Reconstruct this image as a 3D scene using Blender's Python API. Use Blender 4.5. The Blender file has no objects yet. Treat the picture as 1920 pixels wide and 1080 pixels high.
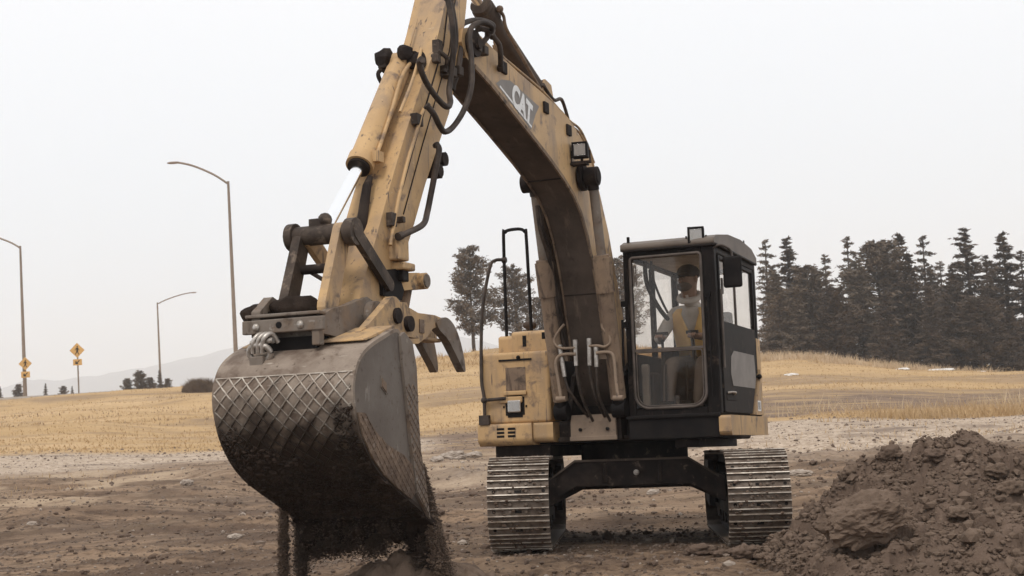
import bpy, bmesh, math, random
import numpy as np
from mathutils import Vector, Matrix, noise as mnoise
random.seed(7); rng = np.random.default_rng(11)
S = bpy.context.scene
C = S.collection
PI = math.pi

# ------------------------------------------------------------------ camera, sky, sun, exposure
F = 2690.0; CAMH = 1.45; PITCH = math.radians(4.3); ROLL = math.radians(3.4)
cam_d = bpy.data.cameras.new('camera'); cam = bpy.data.objects.new('camera', cam_d); C.objects.link(cam)
cam_d.sensor_width = 36.0; cam_d.lens = 36.0 * F / 1920.0
cam_d.clip_start = 0.1; cam_d.clip_end = 12000
cam.matrix_world = Matrix.Translation((0, 0, CAMH)) @ Matrix.Rotation(PI/2 + PITCH, 4, 'X') @ Matrix.Rotation(-ROLL, 4, 'Z')
cam_d.dof.use_dof = True; cam_d.dof.focus_distance = 10.0; cam_d.dof.aperture_fstop = 9.0
S.camera = cam
S.cycles.volume_bounces = 8; S.cycles.max_bounces = 16; S.cycles.transparent_max_bounces = 16
S.render.resolution_x = 1024; S.render.resolution_y = 576

SUN_EL = math.radians(58); SUN_AZ = math.radians(200)     # azimuth measured clockwise from +Y
W = bpy.data.worlds.new('World'); S.world = W; W.use_nodes = True
nt = W.node_tree; nt.nodes.clear()
wo = nt.nodes.new('ShaderNodeOutputWorld'); bg = nt.nodes.new('ShaderNodeBackground')
sky = nt.nodes.new('ShaderNodeTexSky'); sky.sky_type = 'NISHITA'; sky.sun_disc = False
sky.sun_elevation = SUN_EL; sky.sun_rotation = SUN_AZ; sky.dust_density = 4; sky.air_density = 1
wtc = nt.nodes.new('ShaderNodeTexCoord'); wsep = nt.nodes.new('ShaderNodeSeparateXYZ')
wr = nt.nodes.new('ShaderNodeValToRGB')                    # an overcast: bright cloud, a little cooler and darker low down
wr.color_ramp.elements[0].position = 0.0; wr.color_ramp.elements[0].color = (.76, .815, .875, 1)
wr.color_ramp.elements[1].position = 0.30; wr.color_ramp.elements[1].color = (.925, .935, .955, 1)
wn = nt.nodes.new('ShaderNodeTexNoise'); wn.inputs['Scale'].default_value = 2.2; wn.inputs['Detail'].default_value = 5
wmul = nt.nodes.new('ShaderNodeMath'); wmul.operation = 'MULTIPLY_ADD'; wmul.inputs[1].default_value = .10; wmul.inputs[2].default_value = -.05
wadd = nt.nodes.new('ShaderNodeMath'); wadd.operation = 'ADD'
wscale = nt.nodes.new('ShaderNodeVectorMath'); wscale.operation = 'SCALE'; wscale.inputs['Scale'].default_value = 11.75
wmix = nt.nodes.new('ShaderNodeMix'); wmix.data_type = 'RGBA'; wmix.inputs[0].default_value = .93
L = nt.links.new
L(wtc.outputs['Generated'], wsep.inputs[0]); L(wtc.outputs['Generated'], wn.inputs['Vector'])
L(wn.outputs['Fac'], wmul.inputs[0]); L(wmul.outputs[0], wadd.inputs[0]); L(wsep.outputs['Z'], wadd.inputs[1])
L(wadd.outputs[0], wr.inputs[0]); L(wr.outputs[0], wscale.inputs[0])
L(sky.outputs[0], wmix.inputs[6]); L(wscale.outputs[0], wmix.inputs[7]); L(wmix.outputs[2], bg.inputs[0])
bg.inputs[1].default_value = 0.1; L(bg.outputs[0], wo.inputs[0])

sd = bpy.data.lights.new('sun', 'SUN'); sd.energy = 1.5; sd.angle = math.radians(14); sd.color = (1, .97, .93)
sun = bpy.data.objects.new('sun', sd); C.objects.link(sun)
sdir = Vector((math.sin(SUN_AZ)*math.cos(SUN_EL), math.cos(SUN_AZ)*math.cos(SUN_EL), math.sin(SUN_EL)))
sun.rotation_euler = sdir.to_track_quat('Z', 'Y').to_euler()
S.view_settings.view_transform = 'Standard'; S.view_settings.look = 'None'
S.view_settings.exposure = 0.0; S.view_settings.gamma = 1.0; S.view_settings.use_curve_mapping = False

# ------------------------------------------------------------------ measuring helpers (machine frame: +x its left side, -y forward)
MX, MD, TH, PH, TP, TR = 1.08, 14.1, math.radians(22), math.radians(4), -.042, -.026
RT = Matrix.Rotation(TP, 3, 'X') @ Matrix.Rotation(-TR, 3, 'Y')
RU = RT @ Matrix.Rotation(-TH, 3, 'Z'); RC = RT @ Matrix.Rotation(-PH, 3, 'Z')
MO = Vector((MX, MD, 0)); CO = Vector((0, 0, CAMH))
def ray(u, v):
    a, b = u-960, v-540; cr, sr = math.cos(ROLL), math.sin(ROLL)
    uu = a*cr - b*sr; z = -(a*sr + b*cr); c, s = math.cos(PITCH), math.sin(PITCH)
    return Vector((uu, F*c - z*s, F*s + z*c))/F
def at(u, v, ax, val, under=False):
    Rm = (RC if under else RU).transposed(); d = Rm @ ray(u, v); o = Rm @ (CO-MO)
    return o + d*((val-o[ax])/d[ax])
def wat(u, v, Y):
    d = ray(u, v); return d*(Y/d.y) + CO

# ------------------------------------------------------------------ numpy noise
def _h(ix, iy, s):
    n = (ix.astype(np.int64)*374761393 + iy.astype(np.int64)*668265263 + s*1442695041) & 0xffffffff
    n = ((n ^ (n >> 13))*1274126177) & 0xffffffff
    return ((n ^ (n >> 16)) & 0xffff)/65535.0
def vn(x, y, s=0):
    x0 = np.floor(x); y0 = np.floor(y); fx = x-x0; fy = y-y0
    fx = fx*fx*(3-2*fx); fy = fy*fy*(3-2*fy)
    a = _h(x0, y0, s); b = _h(x0+1, y0, s); c = _h(x0, y0+1, s); d = _h(x0+1, y0+1, s)
    return (a*(1-fx)+b*fx)*(1-fy) + (c*(1-fx)+d*fx)*fy
def fbm(x, y, o=4, s=0, g=.5):
    t = 0; a = 1; n = 0
    for k in range(o):
        t = t + a*vn(x*2**k+k*17.3, y*2**k-k*9.1, s+k); n += a; a *= g
    return t/n
def sst(e0, e1, x):
    t = np.clip((x-e0)/(e1-e0), 0, 1); return t*t*(3-2*t)

# ------------------------------------------------------------------ materials
def mat(name, c1, c2=None, rough=.7, metal=0., scale=3., detail=6, lo=.4, hi=.6, c3=None, s3=9., lo3=.6, hi3=.72, bump=0., bscale=40., spec=.22, stretch=None, mud=None, coat=0, extra=()):
    m = bpy.data.materials.new(name); m.use_nodes = True; t = m.node_tree; N = t.nodes; K = t.links.new
    b = N['Principled BSDF']; b.inputs['Roughness'].default_value = rough; b.inputs['Metallic'].default_value = metal
    b.inputs['Specular IOR Level'].default_value = spec
    if coat: b.inputs['Coat Weight'].default_value = coat; b.inputs['Coat Roughness'].default_value = .3
    tc = N.new('ShaderNodeTexCoord'); v = tc.outputs['Object']
    if stretch:
        mp = N.new('ShaderNodeMapping'); mp.inputs['Scale'].default_value = stretch; K(v, mp.inputs[0]); v2 = mp.outputs[0]
    else: v2 = v
    def nz(sc, det, vec=v2, dist=0):
        n = N.new('ShaderNodeTexNoise'); n.inputs['Scale'].default_value = sc; n.inputs['Detail'].default_value = det
        n.inputs['Roughness'].default_value = .62; n.inputs['Distortion'].default_value = dist; K(vec, n.inputs['Vector']); return n.outputs['Fac']
    def mr(f, a, bb):
        n = N.new('ShaderNodeMapRange'); n.inputs[1].default_value = a; n.inputs[2].default_value = bb; K(f, n.inputs[0]); return n.outputs[0]
    def mix(f, a, bb):
        n = N.new('ShaderNodeMix'); n.data_type = 'RGBA'; K(f, n.inputs[0])
        for i, q in ((6, a), (7, bb)):
            if isinstance(q, tuple): n.inputs[i].default_value = (*q, 1)
            else: K(q, n.inputs[i])
        return n.outputs[2]
    col = c1
    if c2: col = mix(mr(nz(scale, detail), lo, hi), col, c2)
    if c3: col = mix(mr(nz(s3, 8, v, .3), lo3, hi3), col, c3)
    for ec, es, e0, e1, est in extra:
        mp = N.new('ShaderNodeMapping'); mp.inputs['Scale'].default_value = est; K(v, mp.inputs[0]); col = mix(mr(nz(es, 7, mp.outputs[0], .2), e0, e1), col, ec)
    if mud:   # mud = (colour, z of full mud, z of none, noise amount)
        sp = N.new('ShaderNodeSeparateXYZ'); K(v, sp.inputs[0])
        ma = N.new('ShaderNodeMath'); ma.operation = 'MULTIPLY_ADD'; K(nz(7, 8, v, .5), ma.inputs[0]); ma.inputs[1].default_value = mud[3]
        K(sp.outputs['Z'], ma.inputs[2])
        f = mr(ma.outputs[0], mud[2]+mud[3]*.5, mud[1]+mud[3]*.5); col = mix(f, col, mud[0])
        K(mr(f, 0, 1), b.inputs['Roughness']) if False else None
    if isinstance(col, tuple): b.inputs['Base Color'].default_value = (*col, 1)
    else: K(col, b.inputs['Base Color'])
    if bump:
        bp = N.new('ShaderNodeBump'); bp.inputs['Strength'].default_value = bump; bp.inputs['Distance'].default_value = .01
        K(nz(bscale, 6, v), bp.inputs['Height']); K(bp.outputs[0], b.inputs['Normal'])
    return m
M = {}
YL = (.53, .335, .158); YL2 = (.42, .262, .125); MUD = (.115, .075, .052)
M['paint'] = mat('yellow_paint', YL, YL2, .5, 0, 2.2, 5, .35, .65, (.17, .113, .078), 6.5, .545, .68, .08, 60, .3, extra=[((.30, .205, .13), 1.6, .50, .72, (2.5, 2.5, .7)), ((.10, .068, .048), 34, .66, .72, (1, 1, 1)), ((.13, .09, .065), 7, .60, .68, (3.5, 3.5, .35)), ((.62, .50, .36), 19, .68, .73, (1, 1, 3))])
M['paint_worn'] = mat('worn_yellow_paint', YL, (.36, .245, .145), .66, 0, 4, 8, .40, .60, (.14, .10, .072), 10, .53, .66, .2, 50, .3, extra=[((.30, .205, .13), 1.6, .50, .72, (2.5, 2.5, .7)), ((.10, .068, .048), 34, .66, .72, (1, 1, 1)), ((.13, .09, .065), 7, .60, .68, (3.5, 3.5, .35)), ((.62, .50, .36), 19, .68, .73, (1, 1, 3))])
M['paint_dust'] = mat('dusty_yellow_paint', (.25, .172, .113), (.165, .112, .078), .78, 0, 3, 8, .4, .65, (.07, .05, .038), 8, .55, .68, .1, 60, extra=[((.085, .058, .042), 6, .54, .66, (3, 3, .4)), ((.05, .035, .027), 30, .64, .72, (1, 1, 1))])
M['under'] = mat('shaded_grimy_paint', (.10, .073, .056), (.068, .049, .037), .85, 0, 4, 8, .4, .65, (.05, .035, .027), 9, .58, .72, .1, 60, extra=[((.17, .125, .09), 5, .58, .74, (3, .6, .6)), ((.04, .028, .02), 30, .64, .72, (1, 1, 1))])  # grimy paint, with the shade under the boom put into its colour
M['grey'] = mat('bare_grey_steel', (.20, .163, .132), (.14, .106, .082), .65, .1, 5, 8, .4, .65, (.085, .06, .045), 10, .55, .66, .1, 60, extra=[((.20, .14, .095), 5, .52, .66, (1, 1, 1)), ((.30, .265, .23), 16, .62, .70, (1, 1, 1)), ((.07, .05, .038), 28, .63, .70, (1, 1, 1))])
M['bucket'] = mat('bucket_steel', (.30, .238, .186), (.205, .155, .118), .65, .1, 4, 9, .4, .62, (.14, .098, .072), 8, .50, .66, .6, 30, mud=((.034, .023, .017), .90, 1.27, .75), extra=[((.40, .34, .28), 14, .62, .70, (.5, 1, 2)), ((.08, .055, .04), 24, .62, .70, (1, 1, 1))])  # mud low down, its near-black also carrying the shade on the bucket
M['bucket_side'] = mat('bucket_side_steel', (.170, .143, .120), (.125, .10, .082), .65, .1, 3, 8, .4, .7, (.13, .095, .072), 14, .62, .72, .12, 60, mud=((.05, .034, .025), .5, .85, .5), extra=[((.27, .235, .20), 10, .60, .70, (1, 2, .6)), ((.10, .072, .053), 22, .60, .70, (1, 1, 1))])
M['bead'] = mat('weld_bead', (.50, .44, .37), (.32, .26, .21), .5, .3, 12, 5, .4, .6, mud=((.03, .021, .015), 1.0, 1.28, .7))
M['rust'] = mat('rusty_wear_plate', (.22, .155, .11), (.13, .09, .066), .8, .1, 14, 8, .4, .6, (.30, .24, .19), 20, .56, .68, .5, 70, mud=((.06, .042, .032), .5, .8, .3))
M['dark'] = mat('dark_grimy_steel', (.020, .014, .012), (.042, .030, .023), .75, 0, 6, 8, .42, .66, (.13, .092, .068), 12, .61, .72, .2, 50, .12)
M['link'] = mat('greasy_link_steel', (.040, .028, .021), (.095, .068, .050), .6, .1, 5, 9, .42, .64, (.17, .125, .09), 13, .56, .68, .3, 50, .2)
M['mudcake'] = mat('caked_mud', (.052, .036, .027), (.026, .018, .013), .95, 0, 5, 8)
M['fall'] = mat('dry_falling_soil', (.085, .060, .045), (.05, .035, .026), .95, 0, 9, 5)
M['black'] = mat('black_paint', (.008, .006, .0055), (.016, .012, .010), .6, 0, 6, 6, .4, .65, spec=.12)
M['cab'] = mat('dark_brown_cab_paint', (.013, .009, .0075), (.007, .005, .0042), .55, 0, 3, 6, .4, .6, (.085, .060, .044), 8, .59, .76, spec=.12, extra=[((.05, .036, .027), 14, .58, .72, (3, 3, .5))])
M['roof'] = mat('brown_grey_roof', (.15, .118, .093), (.095, .073, .058), .5, 0, 3, 6, .4, .65)
M['trim'] = mat('window_trim', (.12, .095, .08), (.07, .055, .045), .5, .2, 5, 5)
M['rubber'] = mat('hose_rubber', (.032, .023, .018), (.075, .053, .040), .6, 0, 9, 6, .4, .65)
M['chrome'] = mat('chromed_rod', (.95, .95, .95), (.85, .84, .82), .16, 1.0, 5, 4, .5, .8)
M['shoe'] = mat('dusty_track_steel', (.19, .148, .115), (.12, .088, .066), .65, .2, 8, 8, .4, .62, (.10, .072, .055), 16, .56, .68, .2, 60)
M['shine'] = mat('polished_grouser', (.66, .58, .49), (.34, .27, .21), .4, .3, 9, 5, .46, .62)  # worn tops, their lit edges also put into the pale colour
M['plate'] = mat('front_plate', (.30, .215, .15), (.20, .145, .105), .7, 0, 4, 8, .4, .65, (.09, .065, .05), 10, .6, .7)
M['decal'] = mat('grey_decal', (.25, .22, .195), (.21, .185, .165), .55, 0, 5, 4)
M['white'] = mat('white_lettering', (.78, .76, .73), (.62, .59, .55), .5, 0, 20, 6, .5, .7)
M['silver'] = mat('galvanised_fitting', (.5, .45, .4), (.3, .26, .22), .4, .6, 20, 5)
M['trunk'] = mat('bark', (.07, .048, .036), (.11, .08, .06), .9, 0, 4, 6)
M['needle'] = mat('dry_dark_needles', (.125, .089, .063), (.072, .051, .037), .9, 0, .35, 6, .35, .65)
M['needle2'] = mat('brown_green_needles', (.18, .135, .096), (.11, .082, .059), .9, 0, .4, 6, .35, .65)
M['needle3'] = mat('pale_far_needles', (.20, .16, .13), (.14, .11, .09), .9, 0, .4, 6, .35, .65)
M['pole'] = mat('brown_grey_pole', (.22, .17, .13), (.27, .21, .165), .5, .3, .6, 4)
M['sign'] = mat('amber_sign_face', (.62, .36, .12), (.55, .32, .11), .5, 0, 2, 3)
M['soil'] = mat('dug_soil', (.150, .104, .077), (.105, .072, .053), .95, 0, 5, 9, .38, .62, (.22, .16, .115), 13, .60, .74, .9, 60, .1)
M['soil_dark'] = mat('damp_shaded_soil', (.020, .0135, .010), (.034, .023, .017), .95, 0, 9, 8, .4, .62, bump=.8, bscale=60, spec=.1)  # damp soil, darkened further for the shade below the bucket
M['clod'] = mat('clod_soil', (.17, .12, .088), (.115, .08, .058), .95, 0, 7, 9, .38, .6, bump=.8, bscale=50, spec=.1)
M['stone'] = mat('pale_stone', (.40, .33, .27), (.28, .225, .18), .85, 0, 9, 6, bump=.4)
M['dkstone'] = mat('brown_stone', (.20, .15, .115), (.13, .095, .072), .9, 0, 9, 6, bump=.4)
M['drygrass'] = mat('dry_golden_grass', (.49, .335, .175), (.41, .28, .15), .8, 0, .5, 4, .35, .65)
M['palegrass'] = mat('pale_straw_grass', (.60, .46, .31), (.44, .32, .195), .8, 0, .5, 4, .35, .65)
M['weed'] = mat('dead_weeds', (.33, .225, .14), (.26, .18, .11), .9, 0, 2, 4)
M['shrub'] = mat('brown_shrub', (.19, .13, .085), (.13, .09, .06), .9, 0, 2, 4)
M['snow'] = mat('old_snow', (.74, .72, .70), (.60, .54, .47), .8, 0, 3, 5)
M['skin'] = mat('skin', (.28, .165, .11), (.24, .14, .095), .55, 0, 12, 3)
M['hoodie'] = mat('pale_hoodie', (.62, .57, .52), (.50, .45, .40), .9, 0, 9, 4)
M['vest'] = mat('amber_vest', (.80, .50, .17), (.72, .43, .14), .8, 0, 9, 4)
M['reflect'] = mat('reflective_tape', (.62, .58, .52), None, .35)
M['jeans'] = mat('dark_trousers', (.13, .105, .09), (.09, .07, .06), .9)
M['cap'] = mat('black_cap', (.02, .016, .015), None, .85)
def glassmat(name, tint, gloss, dirt=None, dfac=.0, dscale=6):
    m = bpy.data.materials.new(name); m.use_nodes = True; t = m.node_tree; N = t.nodes; K = t.links.new; N.clear()
    o = N.new('ShaderNodeOutputMaterial'); tr = N.new('ShaderNodeBsdfTransparent'); tr.inputs[0].default_value = (*tint, 1)
    gl = N.new('ShaderNodeBsdfGlossy'); gl.inputs['Roughness'].default_value = .04
    fr = N.new('ShaderNodeLayerWeight'); fr.inputs[0].default_value = .5
    pw = N.new('ShaderNodeMath'); pw.operation = 'POWER'; pw.inputs[1].default_value = 5; K(fr.outputs['Facing'], pw.inputs[0])
    mu = N.new('ShaderNodeMath'); mu.operation = 'MULTIPLY_ADD'; mu.inputs[1].default_value = .5*gloss; mu.inputs[2].default_value = .02*gloss; K(pw.outputs[0], mu.inputs[0])
    mx = N.new('ShaderNodeMixShader'); K(mu.outputs[0], mx.inputs[0]); K(tr.outputs[0], mx.inputs[1]); K(gl.outputs[0], mx.inputs[2])
    out = mx.outputs[0]
    if dirt:
        df = N.new('ShaderNodeBsdfDiffuse'); df.inputs[0].default_value = (*dirt, 1)
        tc = N.new('ShaderNodeTexCoord'); nz = N.new('ShaderNodeTexNoise'); nz.inputs['Scale'].default_value = dscale; nz.inputs['Detail'].default_value = 8
        K(tc.outputs['Object'], nz.inputs['Vector']); mr = N.new('ShaderNodeMapRange'); mr.inputs[1].default_value = .35; mr.inputs[2].default_value = .75
        mr.inputs[3].default_value = dfac*.4; mr.inputs[4].default_value = dfac*1.5; K(nz.outputs[0], mr.inputs[0])
        m2 = N.new('ShaderNodeMixShader'); K(mr.outputs[0], m2.inputs[0]); K(out, m2.inputs[1]); K(df.outputs[0], m2.inputs[2]); out = m2.outputs[0]
    K(out, o.inputs[0]); return m
M['glass'] = glassmat('cab_glass', (.97, .96, .945), 1.0, (.5, .42, .35), .035)
M['glass_dirty'] = glassmat('dirty_cab_glass', (.88, .85, .81), .9, (.13, .095, .07), .09, 5)
M['lens'] = glassmat('lamp_lens', (.9, .9, .9), 1.5, (.75, .7, .64), .12, 12)
M['reflector'] = mat('lamp_reflector', (.50, .46, .42), None, .3, .7)

# ------------------------------------------------------------------ mesh builder
class MB:
    def __init__(s): s.v = []; s.f = []; s.mi = []; s.sm = []
    def add(s, vs, fs, mi=0, smooth=False):
        o = len(s.v); s.v += [tuple(p) for p in vs]
        for f in fs: s.f.append([i+o for i in f]); s.mi.append(mi); s.sm.append(smooth)
        return s
    def box(s, a, b, mi=0, R=None, o=None):
        x0, y0, z0 = a; x1, y1, z1 = b
        vs = [Vector(p) for p in ((x0,y0,z0),(x1,y0,z0),(x1,y1,z0),(x0,y1,z0),(x0,y0,z1),(x1,y0,z1),(x1,y1,z1),(x0,y1,z1))]
        if R is not None: vs = [R @ p for p in vs]
        if o is not None: vs = [p+Vector(o) for p in vs]
        return s.add(vs, [(0,3,2,1),(4,5,6,7),(0,1,5,4),(1,2,6,5),(2,3,7,6),(3,0,4,7)], mi)
    def prism(s, prof, x0, x1, mi=0, smooth=False, sidemi=None):   # profile of (y,z) extruded in x
        ar = sum(prof[i][0]*prof[(i+1)%len(prof)][1]-prof[(i+1)%len(prof)][0]*prof[i][1] for i in range(len(prof)))
        if ar < 0: prof = prof[::-1]
        n = len(prof); vs = [(x0, y, z) for y, z in prof]+[(x1, y, z) for y, z in prof]
        s.add(vs, [(i, (i+1) % n, (i+1) % n+n, i+n)[::-1] for i in range(n)], mi, smooth)
        s.add(vs[:n], [tuple(range(n))[::-1]], mi if sidemi is None else sidemi); s.add(vs[n:], [tuple(range(n))], mi if sidemi is None else sidemi)
        return s
    def tube(s, pts, r, seg=10, mi=0, cap=True, smooth=True):
        pts = [Vector(p) for p in pts]; n = len(pts)
        rr = r if isinstance(r, (list, tuple)) else [r]*n
        up = None; rings = []
        for i, p in enumerate(pts):
            d = (pts[min(i+1, n-1)]-pts[max(i-1, 0)]).normalized()
            if up is None:
                up = Vector((0, 0, 1)) if abs(d.z) < .9 else Vector((1, 0, 0))
            a = d.cross(up); a.normalize(); up = a.cross(d).normalized()
            rings.append([p + (a*math.cos(2*PI*k/seg)+up*math.sin(2*PI*k/seg))*rr[i] for k in range(seg)])
        vs = [q for g in rings for q in g]
        s.add(vs, [(i*seg+k, i*seg+(k+1) % seg, (i+1)*seg+(k+1) % seg, (i+1)*seg+k) for i in range(n-1) for k in range(seg)], mi, smooth)
        if cap: s.add(rings[0], [tuple(range(seg))[::-1]], mi); s.add(rings[-1], [tuple(range(seg))], mi)
        return s
    def cyl(s, a, b, r, r2=None, seg=24, mi=0): return s.tube([a, b], [r, r if r2 is None else r2], seg, mi)
    def ball(s, c, r, mi=0, n=2, jit=0, sc=(1, 1, 1), seed=0):
        bm = bmesh.new(); bmesh.ops.create_icosphere(bm, subdivisions=n, radius=1)
        vs = []
        for v in bm.verts:
            q = v.co*(1+jit*(mnoise.noise(v.co*1.7+Vector((seed, seed*.7, 0)))+.5*mnoise.noise(v.co*4+Vector((0, seed, 3)))+(.35*mnoise.noise(v.co*9+Vector((seed, 1, 3)))+.2*mnoise.noise(v.co*19) if n > 3 else 0)))
            vs.append((c[0]+q.x*r*sc[0], c[1]+q.y*r*sc[1], c[2]+q.z*r*sc[2]))
        fs = [tuple(v.index for v in f.verts) for f in bm.faces]; bm.free()
        return s.add(vs, fs, mi, jit < .25)
    def build(s, name, mats, parent=None, bevel=0, T=None, seg=2):
        me = bpy.data.meshes.new(name)
        vs = s.v if T is None else [tuple(T @ Vector(p)) for p in s.v]
        me.from_pydata(vs, [], s.f); me.polygons.foreach_set('material_index', s.mi); me.polygons.foreach_set('use_smooth', s.sm)
        for m in (mats if isinstance(mats, (list, tuple)) else [mats]): me.materials.append(M[m] if isinstance(m, str) else m)
        me.update()
        o = bpy.data.objects.new(name, me); C.objects.link(o)
        if parent: o.parent = parent
        if bevel:
            b = o.modifiers.new('bevel', 'BEVEL'); b.width = bevel; b.segments = seg; b.limit_method = 'ANGLE'; b.angle_limit = math.radians(35)
            b.harden_normals = False
        return o
def fast(name, V, Fq, mats, parent=None, smooth=False, mi=None):
    me = bpy.data.meshes.new(name); V = np.asarray(V, np.float32); Fq = np.asarray(Fq, np.int32); k = Fq.shape[1]
    me.vertices.add(len(V)); me.vertices.foreach_set('co', V.ravel())
    me.loops.add(Fq.size); me.loops.foreach_set('vertex_index', Fq.ravel())
    me.polygons.add(len(Fq)); me.polygons.foreach_set('loop_start', np.arange(0, Fq.size, k, dtype=np.int32))
    me.polygons.foreach_set('loop_total', np.full(len(Fq), k, np.int32))
    if mi is not None: me.polygons.foreach_set('material_index', np.asarray(mi, np.int32))
    me.polygons.foreach_set('use_smooth', np.full(len(Fq), smooth))
    for m in (mats if isinstance(mats, (list, tuple)) else [mats]): me.materials.append(M[m] if isinstance(m, str) else m)
    me.update(calc_edges=True)
    o = bpy.data.objects.new(name, me); C.objects.link(o)
    if parent: o.parent = parent
    return o
def tag(o, label=None, cat=None, group=None, kind=None):
    if label: o['label'] = label
    if cat: o['category'] = cat
    if group: o['group'] = group
    if kind: o['kind'] = kind
    return o
def empty(name, mw=None, **k):
    o = bpy.data.objects.new(name, None); C.objects.link(o); o.empty_display_size = .2
    if mw is not None: o.matrix_world = mw
    return tag(o, **k)
def copy_tree(o, parent=None):
    c = o.copy(); C.objects.link(c); c.parent = parent
    for ch in list(o.children): copy_tree(ch, c)
    return c
def bez(pts, n=8):   # smooth Catmull-Rom through points
    pts = [Vector(p) for p in pts]; out = []
    for i in range(len(pts)-1):
        p0 = pts[max(i-1, 0)]; p1 = pts[i]; p2 = pts[i+1]; p3 = pts[min(i+2, len(pts)-1)]
        for k in range(n):
            t = k/n; out.append(.5*((2*p1)+(p2-p0)*t+(2*p0-5*p1+4*p2-p3)*t*t+(3*p1-p0-3*p2+p3)*t**3))
    out.append(pts[-1]); return out

# ------------------------------------------------------------------ ground
UC_ = np.array([-2600, 0, 400, 900, 1180, 1450, 1900, 4500.])
ZK = np.array([0, 20, 30, 40, 50, 70, 100, 130, 250, 600, 5000.])
HT = np.array([
 [0, 0, .0, .5, .8, 1.3, 2.4, 2.2, 0, -8, -25],
 [0, 0, .0, .55, .75, 1.5, 3.30, 3.0, -1, -8, -25],
 [0, 0, .0, .36, .52, 1.45, 3.57, 3.2, -1, -8, -25],
 [0, 0, .0, .32, .72, 2.1, 4.75, 4.6, 3, -4, -25],
 [0, 0, .0, .28, .60, 1.8, 4.2, 4.3, 3, -4, -25],
 [0, 0, .05, .23, .48, 1.3, 2.95, 3.0, 3, -4, -25],
 [0, 0, .05, .10, .32, .70, .95, 1.5, 2, -4, -25],
 [0, 0, .0, .10, .3, .6, 1.0, 1.2, 1, -4, -25]])
def base_h(X, Y):
    X = np.asarray(X, float); Y = np.asarray(Y, float)
    u = 960+2690*X/np.maximum(Y, 9); u = np.clip(u, UC_[0], UC_[-1])
    ci = np.clip(np.searchsorted(UC_, u)-1, 0, len(UC_)-2); cf = (u-UC_[ci])/(UC_[ci+1]-UC_[ci]); cf = cf*cf*(3-2*cf)
    yy = np.clip(Y, 0, 4999); zi = np.clip(np.searchsorted(ZK, yy)-1, 0, len(ZK)-2); zf = (yy-ZK[zi])/(ZK[zi+1]-ZK[zi])
    h = (HT[ci, zi]*(1-zf)+HT[ci, zi+1]*zf)*(1-cf) + (HT[ci+1, zi]*(1-zf)+HT[ci+1, zi+1]*zf)*cf
    w = np.exp(-(((X-MX)/3.2)**4+((Y-MD)/3.6)**4))
    return h + w*(TP*(Y-MD)+TR*(X-MX))
def ground_h(X, Y):
    X = np.asarray(X, float); Y = np.asarray(Y, float); h = base_h(X, Y)
    far = sst(26, 60, Y)
    rut = (fbm(X*.35+.12*Y, Y*.9, 3, 5)-.5)*.24*(1-far)
    rut += (fbm(X*1.3+Y*.2, Y*2.4, 3, 9)-.5)*.07*(1-far)
    rut += (np.abs(fbm(X*.22+Y*.1, Y*.45, 2, 13)-.5)*-1.6+.25)*.55*sst(14, 19, Y)*(1-sst(30, 38, Y))
    fine = (fbm(X*5, Y*6, 5, 21, .65)-.5)*.11*(1-sst(20, 40, Y))*(.35+1.0*sst(.40, .60, fbm(X*.5, Y*.9, 3, 25)))
    gr = (fbm(X*.12, Y*.16, 3, 31)-.5)*1.0*sst(44, 60, Y)*(1-.6*sst(100, 140, Y))
    und = np.exp(-(((X-MX)/1.9)**6+((Y-MD)/2.4)**6))
    return h + (rut+fine)*(1-.75*und) - .015*und + gr
def zones(X, Y):
    u = 960+2690*X/np.maximum(Y, 9); r = sst(950, 1350, u)
    n = (fbm(X*.25, Y*.25, 4, 41)-.5)*9; n2 = (fbm(X*.05+3, Y*.12, 3, 44)-.5)*14
    Yn = Y+n*.7
    grass = (1-r)*sst(41, 43.5, Y+n*.25) * (1) + r*sst(40, 43, Yn)
    mid = sst(750, 850, u)*(1-sst(1000, 1100, u))
    dark = mid*sst(34, 36, Yn)*(1-sst(42, 47, Yn)) + r*sst(43, 46.5, Y+n*.9)*(1-sst(53, 62, Y+n2*.9)) + .55*r*sst(66, 68, Y+n2*.4)*(1-sst(78, 82, Y+n2*.4))
    dark += .6*(1-r)*sst(.60, .70, fbm(X*.11+5, Y*.22, 4, 61))*sst(46, 52, Y)
    gravel = (1-r)*sst(35, 37, Yn*.4+Y*.6+n*.2)*(1-sst(41, 43, Y)) + r*sst(22, 29, Yn)*(1-sst(40, 42, Yn))
    gravel += mid*.4*sst(24, 27, Yn)*(1-sst(33, 35, Yn))
    pale = (.12+.88*sst(14, 30, Y+n*1.4))*(.2+.8*sst(.44, .56, fbm(X*.3+Y*.1, Y*.75, 4, 71)))
    return np.clip(grass, 0, 1), np.clip(gravel, 0, 1), np.clip(dark, 0, 1), np.clip(pale, 0, 1)
def fan():
    a = np.concatenate([np.linspace(-1.6, -.46, 40, endpoint=False), np.linspace(-.46, .46, 600), np.linspace(.46, 1.6, 41)[1:]])
    ys = [-8, -4, 0, 3, 5, 6.5]; y = 7.5
    while y < 45: ys.append(y); y += max(.022, y*.0036)
    while y < 160: ys.append(y); y *= 1.012
    while y < 5000: ys.append(y); y *= 1.15
    ys = np.array(ys); A, Y = np.meshgrid(a, ys); X = A*np.maximum(Y, 4.5+(Y+8)*.5)
    return X, Y
GX, GY = fan(); GZ = ground_h(GX, GY)
nr, nc = GX.shape; idx = np.arange(nr*nc).reshape(nr, nc)
FQ = np.stack([idx[:-1, :-1], idx[:-1, 1:], idx[1:, 1:], idx[1:, :-1]], -1).reshape(-1, 4)
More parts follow.
